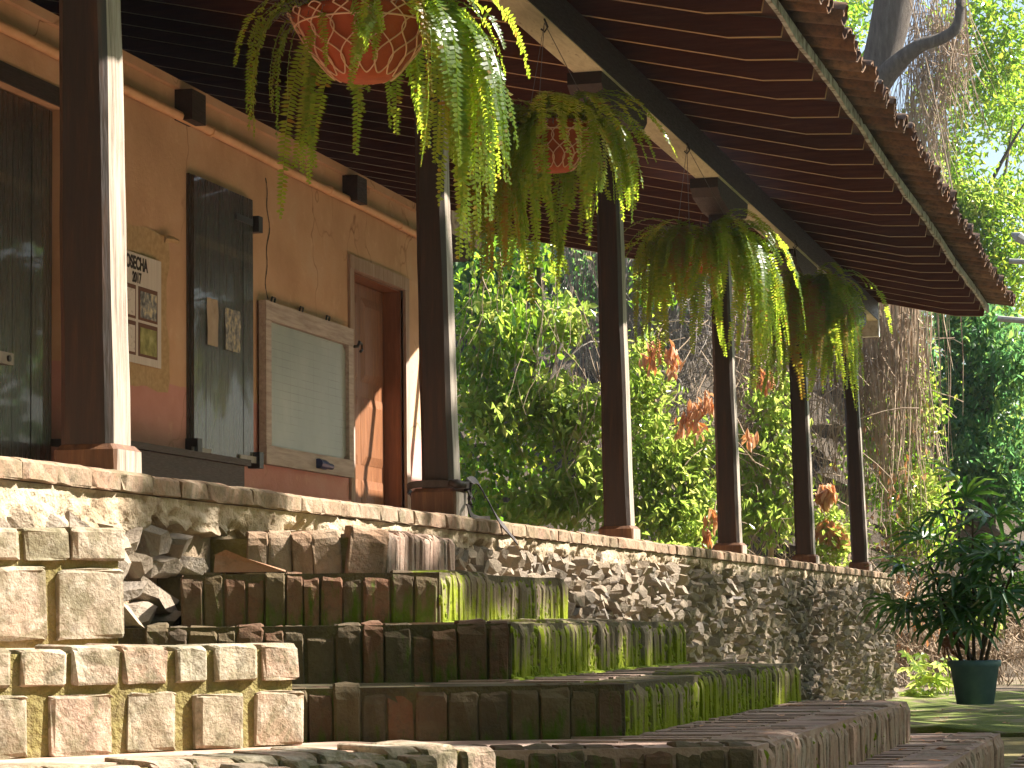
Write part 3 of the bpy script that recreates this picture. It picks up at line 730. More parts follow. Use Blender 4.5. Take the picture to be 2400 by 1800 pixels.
# ------------------------------------------------------------------ columns and beam
CY = [8.465+4.25*i for i in range(6)]; XC = -.035
def ring(cx, cy, z, h, ch):
    a = h-ch
    return [(cx+x, cy+y, z) for x, y in [(-a, -h), (a, -h), (h, -a), (h, a), (a, h), (-a, h), (-h, a), (-h, -a)]]
ordn = ['post nearest the camera, by the plank door', 'post with a rubber strap tied round its foot', 'third post, right of the leafy gap beside the strapped post', 'fourth post, behind the bright hanging fern', 'fifth post, behind the yellowing hanging fern', 'last post at the far end of the veranda']
for i, y in enumerate(CY):
    t = thing('veranda_post', (XC, y, 0), 'dark chamfered wooden '+ordn[i], 'post', 'wooden posts carrying the veranda roof')
    dx = [-.045, -.05, -.04, -.045, -.05, -.075][i]; zb0 = [.105, .15, .10, .10, .10, .11][i]
    m = MB(); V = []; N = 14
    for k in range(N+1):
        s = k/N; z = zb0+.001+(2.78-zb0)*s; h = [.097, .083, .089, .089, .089, .089][i]-.014*s+.0008*math.sin(k*2.1+i)
        V += ring(XC+[-.007, .010, 0, 0, 0, 0][i]+dx*s+.0012*math.sin(k*1.3+i), y+.001*math.sin(k*1.9), z, h, .022+.002*math.sin(k))
    m.add(V, [(k*8+j, k*8+(j+1) % 8, (k+1)*8+(j+1) % 8, (k+1)*8+j) for k in range(N) for j in range(8)]+[tuple(N*8+j for j in range(8))])
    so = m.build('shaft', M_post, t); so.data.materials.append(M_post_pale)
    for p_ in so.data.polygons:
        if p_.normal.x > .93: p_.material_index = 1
    m = MB(); hb = .117
    V = ring(XC, y, 0, hb, .008)+ring(XC, y, zb0-.02, hb, .012)+ring(XC, y, zb0, hb-.018, .012)
    m.add(V, [(k*8+j, k*8+(j+1) % 8, (k+1)*8+(j+1) % 8, (k+1)*8+j) for k in range(2) for j in range(8)]+[tuple(16+j for j in range(8))])
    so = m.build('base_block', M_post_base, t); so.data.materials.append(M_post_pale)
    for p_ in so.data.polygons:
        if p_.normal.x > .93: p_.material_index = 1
    m = MB(); x0 = XC+dx
    prof = [(-.72, 2.90), (-.62, 2.84), (-.2, 2.782), (.2, 2.782), (.62, 2.84), (.72, 2.90), (.72, 2.978), (-.72, 2.978)]
    n = len(prof); m.add([(x0-.10, y+a, z) for a, z in prof]+[(x0+.125, y+a, z) for a, z in prof], [tuple(range(n)), tuple(range(n, 2*n))[::-1]]+[(j, n+j, n+(j+1) % n, (j+1) % n) for j in range(n)])
    m.build('corbel', M_beam, t)
bm = thing('eave_beam', (0, 17, 2.98), 'long wooden eave beam resting on the posts, pale underneath', 'beam')
m = MB(); m.box(-.14, .07, 3.0, 31.15, 2.986, 3.20); m.build('beam_timber', M_beam, bm)
m = MB(); m.box(-.135, .065, 3.0, 31.14, 2.980, 2.985); m.build('pale_soffit', M_beam_pale, bm)  # thin strip of paler wood under the beam
m = MB(); m.box(-.135, .065, 31.152, 31.30, 2.80, 3.17); m.build('beam_end', M_beam_end, bm)

# ------------------------------------------------------------------ roof
roof = thing('veranda_roof', (-1, 17, 3.0), 'low tiled veranda roof on rows of red brown rafters', 'roof')
YR1 = 31.36; SP = .68
def zr(x): return 3.235-.222*x if x <= .95 else 3.024-.05*(x-.95)
def rafter_mesh(mat, d=.15, th=.045):
    xs = [-6.9, .95, 1.28]; m = MB(); V = []
    pr = [(-6.9, zr(-6.9)), (.95, zr(.95)), (1.28, zr(1.28)), (1.30, zr(1.28)+.10), (.93, zr(.95)+d), (-6.9, zr(-6.9)+d)]
    n = len(pr); m.add([(x, -th/2, z) for x, z in pr]+[(x, th/2, z) for x, z in pr], [tuple(range(n)), tuple(range(n, 2*n))[::-1]]+[(j, n+j, n+(j+1) % n, (j+1) % n) for j in range(n)])
    return m.mesh('rafter', mat)
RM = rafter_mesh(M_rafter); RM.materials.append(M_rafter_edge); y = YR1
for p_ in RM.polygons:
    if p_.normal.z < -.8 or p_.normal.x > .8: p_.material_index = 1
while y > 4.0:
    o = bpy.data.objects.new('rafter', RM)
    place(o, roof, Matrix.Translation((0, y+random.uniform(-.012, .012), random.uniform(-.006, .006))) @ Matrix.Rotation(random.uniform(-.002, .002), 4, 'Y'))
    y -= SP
# roof deck: boards and tiles above the rafters, with an added opening that lets sun onto the door wall
def deck(x0, x1, y0, y1, b):
    b.add([(x, y, zr(x)+.155+dz) for dz in (0, .02) for x, y in ((x0, y0), (x1, y0), (x1, y1), (x0, y1))],
          [(0, 3, 2, 1), (4, 5, 6, 7), (0, 1, 5, 4), (1, 2, 6, 5), (2, 3, 7, 6), (3, 0, 4, 7)])
b = MB()
HX0, HX1, HY0, HY1 = -1.0, .19, 20.2, 23.2
deck(-7.1, HX0, 3.6, YR1+.05, b); deck(HX0, .95, 3.6, HY0, b); deck(HX0, .95, HY1, YR1+.05, b); deck(HX1, .95, HY0, HY1, b)
# slanting edge of the gap
zz = lambda x: zr(x)+.155
b.add([(-1.0, 20.2, zz(-1)), (-.18, 20.2, zz(-.18)), (-.82, 21.72, zz(-.82)), (-1.0, 22.2, zz(-1)), (-1.0, 20.2, zz(-1)+.02), (-.18, 20.2, zz(-.18)+.02), (-.82, 21.72, zz(-.82)+.02), (-1.0, 22.2, zz(-1)+.02)], [(0, 3, 2, 1), (4, 5, 6, 7), (0, 1, 5, 4), (1, 2, 6, 5), (2, 3, 7, 6)])
b.add([(.95, 3.6, zz(.95)), (1.33, 3.6, zr(1.28)+.105), (1.33, YR1+.05, zr(1.28)+.105), (.95, YR1+.05, zz(.95)), (.95, 3.6, zz(.95)+.02), (1.33, 3.6, zr(1.28)+.125), (1.33, YR1+.05, zr(1.28)+.125), (.95, YR1+.05, zz(.95)+.02)], [(0, 3, 2, 1), (4, 5, 6, 7), (0, 1, 5, 4), (1, 2, 6, 5), (2, 3, 7, 6), (3, 0, 4, 7)])
b.build('roof_boards', M_board, roof)
b = MB(); yy = 3.6
V = []; n = int((YR1+.05-3.6)/.1)
for i in range(n+1):
    y = 3.6+i*.1; V.append((1.318+.004*math.sin(y*3), y, 3.05+.012*math.sin(y*1.1)+.006*math.sin(y*5))); V.append((1.318, y, 3.125+.012*math.sin(y*1.1)))
    V.append((1.345+.004*math.sin(y*3), y, 3.05+.012*math.sin(y*1.1)+.006*math.sin(y*5))); V.append((1.345, y, 3.125+.012*math.sin(y*1.1)))
Fc = []
for i in range(n):
    a = i*4
    Fc += [(a, a+1, a+5, a+4), (a+2, a+6, a+7, a+3), (a, a+4, a+6, a+2), (a+1, a+3, a+7, a+5)]
b.add(V, Fc+[(0, 2, 3, 1)]); b.build('fascia_board', M_fascia, roof)
# first course of clay tiles: channels and covers
def tile_mesh(cover, seed):
    r = random.Random(seed); n = 8; V = []; L = .50
    for k, x in enumerate((0, L*.5, L)):
        rr = (.118 if cover else .112)*(1-.10*(1-x/L if cover else x/L))
        for lay in (0, 1):
            for j in range(n+1):
                a = math.pi*j/n; q = rr-lay*.014
                y = q*math.cos(a); z = q*math.sin(a)*(.95 if cover else -.85)
                V.append((x+.008*r.uniform(-1, 1)*(k == 2), y+.003*r.uniform(-1, 1), z+.004*r.uniform(-1, 1)))
    w_ = n+1; Fc = []
    for k in range(2):
        for j in range(n):
            a = k*2*w_+j
            Fc.append((a, a+1, a+2*w_+1, a+2*w_)); Fc.append((a+w_, a+3*w_, a+3*w_+1, a+w_+1))
    for k in (0, 2):
        for j in range(n):
            a = k*2*w_+j; Fc.append((a, a+w_, a+w_+1, a+1))
    m = MB(); m.add(V, Fc); return m.mesh('tile', M_tile, True)
TC = [tile_mesh(True, s) for s in range(5)]; TU = [tile_mesh(False, s+9) for s in range(5)]
y = 4.0; k = 0
while y < YR1+.1:
    ox = random.uniform(-.03, .03); tl = -.10+random.uniform(-.02, .02)
    sl = math.atan(.20)
    place(bpy.data.objects.new('tile', random.choice(TU)), roof, Matrix.Translation((1.14+ox, y, 3.262+random.uniform(-.008, .008))) @ Matrix.Rotation(sl, 4, 'Y') @ Matrix.Rotation(random.uniform(-.04, .04), 4, 'Z'))
    place(bpy.data.objects.new('tile', random.choice(TC)), roof, Matrix.Translation((1.10+ox+random.uniform(-.03, .03), y+.17, 3.25+random.uniform(-.008, .010))) @ Matrix.Rotation(sl, 4, 'Y') @ Matrix.Rotation(random.uniform(-.05, .05), 4, 'Z'))
    y += .34
# the rest of the tile field above, joined
b = MB(); V = []
ny = int((YR1+.1-4.0)/.13)
xs = [1.16, .95, HX1, HX0, -7.1]
for i in range(ny*4+1):
    y = 4.0+i*.0325
    bump = .06*math.cos(2*math.pi*(y-4.0-.17)/.34)
    for x in xs: V.append((x, y, zr(min(x, 1.16))+.28+bump))
Fc = []
for i in range(ny*4):
    yc = 4.0+i*.0325
    for j in range(4):
        if j == 2 and HY0 < yc < HY1: continue
        a = i*5+j; Fc.append((a, a+5, a+6, a+1))
b.add(V, Fc); tag(b.build('tile_field', M_tile, roof, True), kind='stuff')

# ------------------------------------------------------------------ hanging ferns
def frond_mesh(L, a0, seed, mat, npin=None, pl=.045, curl=0.0, slow=1.0):
    r = random.Random(seed); n = npin or int(L/.0195); pts = []; p = np.zeros(3); a = a0
    ds = L/n; turn = r.uniform(.16, .30)*slow
    for i in range(n+1):
        pts.append(p.copy())
        dirv = np.array([math.cos(a), .10*math.sin(i*.13+seed), math.sin(a)])
        p = p+ds*dirv; tgt = -math.pi/2+r.uniform(-.06, .06)+curl; a = a+(tgt-a)*min(1, turn*ds/.03)
    pts = np.array(pts); b = MB()
    b.tube(pts[::2] if len(pts) > 20 else pts, list(np.linspace(.0028, .0010, len(pts[::2] if len(pts) > 20 else pts))), 3, False)
    roll = r.uniform(-.8, .8)
    for i in range(2, n):
        t = _u(pts[i]-pts[i-1]); s = i/n
        ln = pl*(1-.75*max(0, s-.5)**1.3*2)*min(1, .45+s*5)*r.uniform(.85, 1.1)
        sd = np.cross(t, np.array([math.sin(roll), 0, math.cos(roll)]) if abs(t[2]) < .8 else np.array([math.cos(roll), math.sin(roll), 0])); sd = _u(sd); nm = np.cross(t, sd)
        for sg in (-1, 1):
            if r.random() < .05: continue
            d = _u(sd*sg+t*.22+nm*r.uniform(-.25, .25)); wv = t*ds*.36
            o = pts[i]+t*ds*.25*sg
            b.add([o-wv, o+d*ln*.55-wv*1.05+nm*.003, o+d*ln, o+d*ln*.55+wv*1.05+nm*.003, o+wv], [(0, 1, 3, 4), (1, 2, 3)])
    return b.mesh('frond', mat)
FR = [frond_mesh(L, a, s, M_fern) for s, (L, a) in enumerate([(.45, .9), (.55, .7), (.65, .5), (.75, .8), (.85, .6), (.95, .4), (1.05, .6), (.60, .2), (.8, .2), (.5, .1), (.7, 1.1), (.95, .9)])]
FRL = [frond_mesh(L, a, 20+s, M_fern, slow=.55) for s, (L, a) in enumerate([(.9, .5), (1.05, .6), (1.15, .4), (1.25, .5), (1.0, .2), (.8, .3)])]
FRY = [frond_mesh(L, a, 40+s, M_fern_y) for s, (L, a) in enumerate([(.5, .6), (.7, .5), (.9, .5)])]
FRA = [frond_mesh(L, a, 90+s, M_fern, slow=.45) for s, (L, a) in enumerate([(.6, 1.4), (.75, 1.3), (.85, 1.2), (.55, 1.1)])]
FRUP = [frond_mesh(L, a, 60+s, M_fern, curl=.45) for s, (L, a) in enumerate([(.4, 1.2), (.5, 1.0), (.45, .8)])]
def bowl(prof_r, h): pass
def basket(x, y, zc, label, rp, hp, fronds, seed):
    r = random.Random(seed)
    t = thing('hanging_fern', (x, y, zc), label, 'hanging plant', 'ferns hanging in clay bowls from the eave beam')
    m = MB(); prof = [(.0, 0), (rp*.34, 0), (rp*.46, hp*.10), (rp*.72, hp*.45), (rp*.95, hp*.9), (rp, hp), (rp*.95, hp), (rp*.9, hp*.9), (0, hp*.85)]
    m.lathe(prof, (x, y, zc), 28); pot = m.build('clay_bowl', M_terra, t, True)
    m = MB()
    def surf(s, th):  # s 0 bottom..1 top
        rr = np.interp(s, [0, .1, .45, .9, 1], [rp*.36, rp*.47, rp*.73, rp*.96, rp*1.01])+.008
        return (x+rr*math.cos(th), y+rr*math.sin(th), zc+hp*s)
    NW = 16
    for i in range(NW):
        for sg in (-1, 1):
            pts = []
            for k in range(19):
                u_ = k/18; s = .06+.9*u_
                th = 2*math.pi*(i/NW)+sg*(.5*2*math.pi/NW)*(1.15*math.sin(math.pi*u_*2.0+.5)) if True else 0
                pts.append(surf(s, th))
            m.tube(pts, .0035, 4, False)
        a0 = 2*math.pi*i/NW
        for (sv, amp) in ((.96, .05), (.06, -.035)):
            w_ = .5*2*math.pi/NW*(1.15*math.sin(.5 if sv < .5 else 2*math.pi+.5))
            pts = [surf(sv+amp*math.sin(math.pi*k/6), a0-w_+2*w_*k/6) for k in range(7)]; m.tube(pts, .0035, 4, False)
    m.tube([surf(.80, 2*math.pi*k/40) for k in range(41)], .0045, 4, False)
    m.build('wire_lattice', M_wire, pot)
    for i in range(3):
        th = 2*math.pi*i/3+.4; m = MB(); m.tube([(x+rp*math.cos(th), y+rp*math.sin(th), zc+hp), (x*.5, y, 2.955)], .0022, 4, False); m.build('hanger_wire', M_wire_dark, t)
    m = MB(); m.tube([(x*.5, y, 2.98), (x*.5+.02, y, 2.93), (x*.5, y, 2.90), (x*.5-.02, y, 2.92)], .006, 5); m.build('hook', M_iron, t)
    m = MB(); V = []
    # root and dry stalk mat over the soil
    for i in range(160):
        th = r.uniform(0, 6.28); q = rp*r.uniform(.2, 1.0); L = r.uniform(.06, .22)
        p0 = np.array([x+q*math.cos(th), y+q*math.sin(th), zc+hp*.9]); d = np.array([math.cos(th)*r.uniform(.2, 1), math.sin(th)*r.uniform(.2, 1), r.uniform(.2, 1.0)])
        m.tube([p0, p0+d*L*.6, p0+d*L+np.array([0, 0, -.06])], .0018, 3, False)
    tag(m.build('dry_stalks', M_root_grey, t), kind='stuff')
    for (th0, th1, n, kinds, mats, scl) in fronds:
        for i in range(n):
            th = r.uniform(th0, th1); q = rp*r.uniform(.45, 1.0)
            me = r.choice([({'a': FRA, 'l': FRL, 'g': FR, 'y': FRY, 'u': FRUP}[mats])[k] for k in kinds]); sc = scl*r.uniform(.85, 1.12)
            M4 = Matrix.Translation((x+q*math.cos(th), y+q*math.sin(th), zc+hp*.95+r.uniform(-.02, .05))) @ Matrix.Rotation(th, 4, 'Z') @ Matrix.Rotation(r.uniform(-.25, .25), 4, 'X') @ Matrix.Diagonal((sc, sc, sc, 1))
            place(bpy.data.objects.new('frond', me), t, M4)
P_ = math.pi; full = list(range(12))
basket(.20, 10.78, 1.83, 'nearest hanging fern over an orange clay bowl in a wire lattice', .318, .285,
       [(-.5, .5, 14, [3, 4, 5, 6, 8, 11], 'g', 1.0), (-.6, .5, 24, [0, 1, 2, 3, 4, 5], 'l', 1.0), (.3, 1.6, 12, [0, 1, 2, 3, 7], 'g', .9), (2.9, 3.6, 7, [2, 3, 4, 7], 'g', .85), (3.7, 5.4, 9, [0, 7, 9], 'g', .8), (1.6, 2.9, 8, full, 'g', .9), (-.6, .6, 6, [0, 1], 'y', .9), (0, 6.28, 4, [0, 1, 2], 'u', 1.0), (0, 6.28, 14, [0, 1, 2, 3], 'a', .8)], 1)
basket(.10, 14.72, 2.08, 'second hanging fern, its clay bowl half hidden by dense green fronds', .26, .26,
       [(2.2, 4.6, 46, full, 'g', 1.0), (-.9, 1.2, 30, [0, 1, 2, 3, 7, 9, 10], 'g', .95), (1.2, 2.2, 18, full, 'g', 1), (3.0, 4.2, 10, [1, 2], 'y', 1.1), (0, 6.28, 6, [0, 1, 2], 'u', 1.0), (0, 6.28, 50, [0, 1, 2, 3], 'a', 1.0)], 2)
basket(.18, 18.95, 2.02, 'third hanging fern with glowing yellow green fronds before the fourth post', .27, .26,
       [(-.5, .6, 12, [3, 4, 5, 6, 8, 11], 'g', 1.05), (-.6, .6, 22, [0, 1, 2, 3, 4, 5], 'l', 1.05), (2.3, 4.4, 30, full, 'g', .95), (4.1, 5.8, 36, [0, 1, 2, 3, 9, 7], 'g', .9), (4.2, 5.4, 14, [0, 1], 'y', .9), (.6, 2.3, 24, full, 'g', 1), (0, 6.28, 6, [0, 1, 2], 'u', 1.2), (0, 6.28, 24, [0, 1, 2, 3], 'a', 1.0)], 3)
basket(.22, 24.2, 2.30, 'farthest hanging fern, dense and yellowing at its lower tips', .27, .26,
       [(-1.2, 1.2, 34, full, 'g', 1.15), (1.2, 5.0, 40, full, 'g', 1.1), (3.8, 5.8, 26, [3, 4, 5, 6], 'g', 1.1), (4.2, 6.0, 12, [1, 2], 'y', 1.35), (0, 6.28, 6, [0, 1, 2], 'u', 1.2), (0, 6.28, 20, [0, 1, 2, 3], 'a', 1.0)], 4)

# ------------------------------------------------------------------ strap tied to the second post
def ribbon(pts, wid, th, wdir):
    b = MB(); V = []
    pts = np.asarray(pts, float)
    for i, p in enumerate(pts):
        t = _u(pts[min(i+1, len(pts)-1)]-pts[max(i-1, 0)]); wd = np.asarray(wdir[i] if np.ndim(wdir) > 1 else wdir, float); wd = _u(wd-t*np.dot(wd, t)); nn = np.cross(t, wd)
        V += [p-wd*wid/2-nn*th/2, p+wd*wid/2-nn*th/2, p+wd*wid/2+nn*th/2, p-wd*wid/2+nn*th/2]
    n = len(pts); Fc = [(i*4+j, i*4+(j+1) % 4, (i+1)*4+(j+1) % 4, (i+1)*4+j) for i in range(n-1) for j in range(4)]+[(0, 1, 2, 3), ((n-1)*4+3, (n-1)*4+2, (n-1)*4+1, (n-1)*4)]
    b.add(V, Fc); return b
def spline(ctrl, n=24):
    c = np.array(ctrl, float); c = np.vstack([2*c[0]-c[1], c, 2*c[-1]-c[-2]]); out = []
    for i in range(1, len(c)-2):
        for k in range(n):
            t = k/n; out.append(.5*((2*c[i])+(-c[i-1]+c[i+1])*t+(2*c[i-1]-5*c[i]+4*c[i+1]-c[i+2])*t*t+(-c[i-1]+3*c[i]-3*c[i+1]+c[i+2])*t**3))
    out.append(c[-2]); return np.array(out)
y2 = CY[1]; st = thing('rubber_strap', (XC, y2, .15), 'black rubber strap tied round the second post, its tail hanging over the curb', 'strap')
h = .118
ribbon(spline([(XC+h, y2-h-.004, .165), (XC, y2-h-.008, .172), (XC-h+.01, y2-h-.006, .165), (XC-h-.02, y2-.08, .14), (XC-h-.018, y2+.1, .12), (XC-.02, y2+h+.01, .16), (XC+h+.006, y2+.1, .17), (XC+h+.01, y2-.06, .165), (XC+h, y2-h-.004, .165)], 8), .035, .006, (0, 0, 1)).build('loop', M_strap, st)
b = MB(); b.tube([(XC+h-.03, y2-h-.012, .175), (XC+h+.01, y2-h-.012, .165), (XC+h+.04, y2-.09, .16)], [.016, .026, .018], 7); b.build('knot', M_strap, st, True)
ribbon(spline([at_x(1010, 1062, .09), at_x(1015, 1040, .10), at_x(1030, 1041, .11), at_x(1052, 1078, .15), at_x(1075, 1120, .20), at_x(1100, 1152, .25), at_x(1115, 1170, .26)], 8), .045, .006, (.35, -.2, -.6)).build('tail', M_strap, st)
ribbon(spline([at_x(1012, 1058, .10), at_x(1017, 1075, .11), at_x(1013, 1092, .12), at_x(1018, 1112, .13), at_x(1035, 1122, .15), at_x(1058, 1122, .17)], 8), .035, .006, (0, .8, .6)).build('tail', M_strap, st)

# ------------------------------------------------------------------ potted palm
pp = at(2107, 1521, 24.0); px, py, pz = pp
palm = thing('potted_palm', (px, py, pz), 'potted fan palm with slender stems in a dull teal tub on the moss', 'potted plant')
m = MB(); m.lathe([(0, 0), (.165, 0), (.215, .33), (.235, .335), (.24, .385), (.225, .39), (.215, .36), (0, .345)], (px, py, pz), 28); m.build('tub', M_pot, palm, True)
m = MB(); m.lathe([(0.001, .348), (.21, .35)], (px, py, pz), 20); m.build('soil', M_soil, palm)
def fan_mesh(seed, mat, nl=9, L=.34):
    r = random.Random(seed); b = MB()
    for i in range(nl):
        a = (i/(nl-1)-.5)*r.uniform(3.4, 3.9); d = np.array([math.cos(a), math.sin(a), 0]); sdv = np.array([-d[1], d[0], 0])
        l = L*r.uniform(.8, 1.08)*(1-.18*abs(i/(nl-1)-.5)); w_ = .022; V = []
        for s, wf, dz in ((.0, .3, 0), (.35, 1, .015), (.7, .9, -.01), (1, .35, -.07-.05*r.random())):
            c = d*l*s+np.array([0, 0, dz]); V += [c-sdv*w_*wf, c+np.array([0, 0, -.008*wf]), c+sdv*w_*wf]
        Fc = []
        for k in range(3):
            Fc += [(k*3, k*3+1, k*3+4, k*3+3), (k*3+1, k*3+2, k*3+5, k*3+4)]
        b.add(V, Fc)
    return b.mesh('fan_leaf', mat)
FAN = [fan_mesh(s, M_palm) for s in range(7)]; FAND = [fan_mesh(50, M_palm_dead, 8, .30)]
pr = random.Random(5)
stems = [(-.10, -.02, -.38, .1, 1.05), (-.05, .05, -.12, .2, 1.35), (.0, -.04, .02, 0, 1.52), (.05, .04, .22, .1, 1.25), (.09, -.02, .42, -.1, 1.12), (.02, .08, -.55, .2, .75), (.05, -.05, .30, -.2, .85)]
for (ox, oy, tx, ty_, hh) in stems:
    base = np.array([px+ox, py+oy, pz+.34]); tip = np.array([px+tx, py+ty_, pz+.34+hh*.86])
    pts = [base+(tip-base)*s+np.array([0, 0, .06*math.sin(s*3.1)]) for s in np.linspace(0, 1, 7)]
    m = MB(); m.tube(pts, list(np.linspace(.017, .010, 7)), 6); m.build('stem', M_stem, palm)
    nlv = 10
    for k in range(nlv):
        s = .5+.5*k/(nlv-1)
        o = np.array(pts[0])+(np.array(pts[-1])-pts[0])*s
        az = pr.uniform(0, 6.28); el = pr.uniform(-.25, .7) if k < nlv-1 else 1.2; pl = pr.uniform(.18, .38)
        d = np.array([math.cos(az)*math.cos(el), math.sin(az)*math.cos(el), math.sin(el)]); e = o+d*pl
        mm = MB(); mm.tube([o, (o+e)/2+np.array([0, 0, .02]), e], .005, 4, False); pet = mm.build('petiole', M_palm, palm)
        M4 = Matrix.Translation(Vector(e)) @ Matrix.Rotation(az, 4, 'Z') @ Matrix.Rotation(-el+pr.uniform(.15, .7), 4, 'Y') @ Matrix.Rotation(pr.uniform(-.5, .5), 4, 'X') @ Matrix.Diagonal((pr.uniform(.85, 1.15),)*3+(1,))
        place(bpy.data.objects.new('fan_leaf', pr.choice(FAN)), palm, M4)
dl = at(2050, 1378, 23.9)
m = MB(); m.tube([(px-.12, py, pz+.36), (px-.2, py-.05, dl[2]-.02), tuple(dl)], .005, 4, False); m.build('petiole', M_palm_dead, palm)
o = place(bpy.data.objects.new('fan_leaf', FAND[0]), palm, Matrix.Translation(Vector(dl)) @ Matrix.Rotation(math.pi*.9, 4, 'Z') @ Matrix.Rotation(1.35, 4, 'Y')); o['label'] = 'withered brown fan leaf drooping at the left'

# ------------------------------------------------------------------ foliage
def leaves(blobs, size, seed, droop=.5, wr=.42, shell=.5, upbias=.5, clump=0, csize=.25, tri6=False):
    r = np.random.default_rng(seed); P = []
    for (c, rad, n) in blobs:
        d = r.normal(size=(n, 3)); d /= np.linalg.norm(d, axis=1)[:, None]
        q = r.random((n, 1))**shell
        if clump:
            k = max(1, n//clump); dc = r.normal(size=(k, 3)); dc /= np.linalg.norm(dc, axis=1)[:, None]
            cen = dc*(r.random((k, 1))**shell)*np.array(rad)+np.array(c)
            P.append(cen[r.integers(0, k, n)]+r.normal(0, csize, (n, 3)))
        else:
            P.append(d*q*np.array(rad)+np.array(c))
    P = np.concatenate(P); n = len(P)
    az = r.uniform(0, 2*np.pi, n); el = r.normal(-droop, .45, n)
    ax = np.stack([np.cos(az)*np.cos(el), np.sin(az)*np.cos(el), np.sin(el)], 1)
    nm = r.normal(0, 1, (n, 3))*.7+np.array([.15, -.2, upbias*2]); nm -= ax*(ax*nm).sum(1)[:, None]; nm /= np.linalg.norm(nm, axis=1)[:, None]
    sd = np.cross(ax, nm); L = r.uniform(size[0], size[1], (n, 1)); Wd = L*wr*r.uniform(.8, 1.2, (n, 1))
    cup = nm*L*.10
    base = P-ax*L*.5; tip = P+ax*L*.5-nm*L*.10
    m1 = P-ax*L*.12; m2 = P+ax*L*.18
    V = np.stack([base, m1-sd*Wd*.5+cup, m2-sd*Wd*.40+cup, tip, m2+sd*Wd*.40+cup, m1+sd*Wd*.5+cup], 1)
    return V
LF = [(0, 1, 2, 3), (0, 3, 4, 5)]
def foliage(name, blobs, size, mat, parent, seed, **kw):
    V = leaves(blobs, size, seed, **kw)
    o = place(bpy.data.objects.new(name, quadmesh(name, V, mat, 6, faces=LF)), parent)
    return tag(o, kind='stuff')
def strands(name, starts, mat, parent, seed, lmin, lmax, rad=.006, wob=.05, down=1.0, kind='stuff', spread=.12):
    r = random.Random(seed); b = MB()
    for p in starts:
        L = r.uniform(lmin, lmax); n = 7; pts = []; q = np.array(p, float); v = np.array([r.gauss(0, spread), r.gauss(0, spread), -down])
        for i in range(n):
            pts.append(q.copy()); q = q+_u(v)*L/n; v = v+np.array([r.gauss(0, wob*4), r.gauss(0, wob*4), -.15*down])
        b.tube(pts, list(np.linspace(rad*r.uniform(.6, 1.4), rad*.5, n)), 3, False)
    return tag(b.build(name, mat, parent), kind=kind)
def tangle(name, cen, rad, n, mat, parent, seed, L=(.4, 1.2), r_=.005):
    r = random.Random(seed); b = MB()
    for i in range(n):
        q = np.array([cen[k]+rad[k]*r.gauss(0, .5) for k in range(3)]); v = np.array([r.gauss(0, 1), r.gauss(0, .5), r.gauss(-.6, 1)]); l = r.uniform(*L); pts = []
        for k in range(6): pts.append(q.copy()); q = q+_u(v)*l/6; v = v+np.array([r.gauss(0, .5), r.gauss(0, .4), r.gauss(-.15, .5)])
        b.tube(pts, r_*r.uniform(.5, 1.5), 3, False)
    return tag(b.build(name, mat, parent), kind='stuff')
def bl(px, py, Y, rx, ry, rz, n): return (at(px, py, Y), (rx, ry, rz), n)
def tree(name, label, cat, base, grp=None): return thing(name, base, label, cat, grp)
def trunk(parent, pts, rads, mat=M_bark, name='trunk'):
    b = MB(); b.tube(spline(pts, 6), list(np.interp(np.linspace(0, 1, 6*(len(pts)-1)+1), np.linspace(0, 1, len(rads)), rads)), 10)
    return b.build(name, mat, parent, True)

# bank behind the veranda end
b = MB(); V = []; nx, nz = 70, 26
for j in range(nz+1):
    for i in range(nx+1):
        x = -22+26*i/nx; s = j/nz; y = 38.5+s*s*7+.5*math.sin(x*1.3)+.3*math.sin(x*3.1+j)+max(0, x+2)*1.2
        V.append((x+.15*math.sin(j*1.7), y+rng.normal(0, .1), -1.7+6.6*s*(1-.55*max(0, min(1, (x+3)/5)))))
b.add(V, [(j*(nx+1)+i, j*(nx+1)+i+1, (j+1)*(nx+1)+i+1, (j+1)*(nx+1)+i) for i in range(nx) for j in range(nz)])
tag(b.build('hillside', M_bank), kind='structure')

# vine-covered tree between second and third post
g = at(1130, 1180, 35.0)
vt = tree('vine_covered_tree', 'leafy vine covered tree in the gap right of the strapped post', 'tree', (g[0], 35, -1.46))
trunk(vt, [(g[0]-.1, 35, -1.46), at(1110, 1050, 35), at(1140, 850, 35), at(1170, 650, 35), at(1150, 450, 35.2)], [.11, .09, .07, .06, .05])
trunk(vt, [at(1110, 1000, 35), at(1200, 780, 35.3), at(1235, 620, 35.6)], [.05, .04, .03], name='limb')
foliage('crown', [bl(1060, 640, 34.6, .45, .5, .65, 385), bl(1130, 560, 34.8, .5, .5, .4, 275), bl(1050, 820, 34.4, .5, .5, .6, 550), bl(1180, 700, 34.9, .5, .4, .35, 231), bl(1100, 970, 34.3, .6, .5, .6, 550), bl(1010, 1020, 34.3, .5, .5, .6, 330), bl(960, 800, 34.6, .6, .5, 1.4, 660), bl(1050, 1110, 34.2, .6, .5, .5, 385)], (.11, .13), M_leaf, vt, 11, clump=9, csize=.16, wr=.66, droop=.8)
foliage('young_leaves', [bl(1210, 700, 34.5, .35, .4, .3, 300), bl(1180, 870, 34.4, .5, .4, .4, 650), bl(1240, 900, 34.3, .45, .4, .5, 800), bl(1260, 1060, 34.0, .5, .4, .5, 700), bl(1160, 1090, 34.0, .5, .4, .35, 500), bl(1090, 720, 34.3, .5, .4, .6, 450), bl(1060, 900, 34.0, .5, .4, .5, 400)], (.09, .19), M_leaf_yel, vt, 12, clump=10, csize=.12, wr=.5, droop=.7)
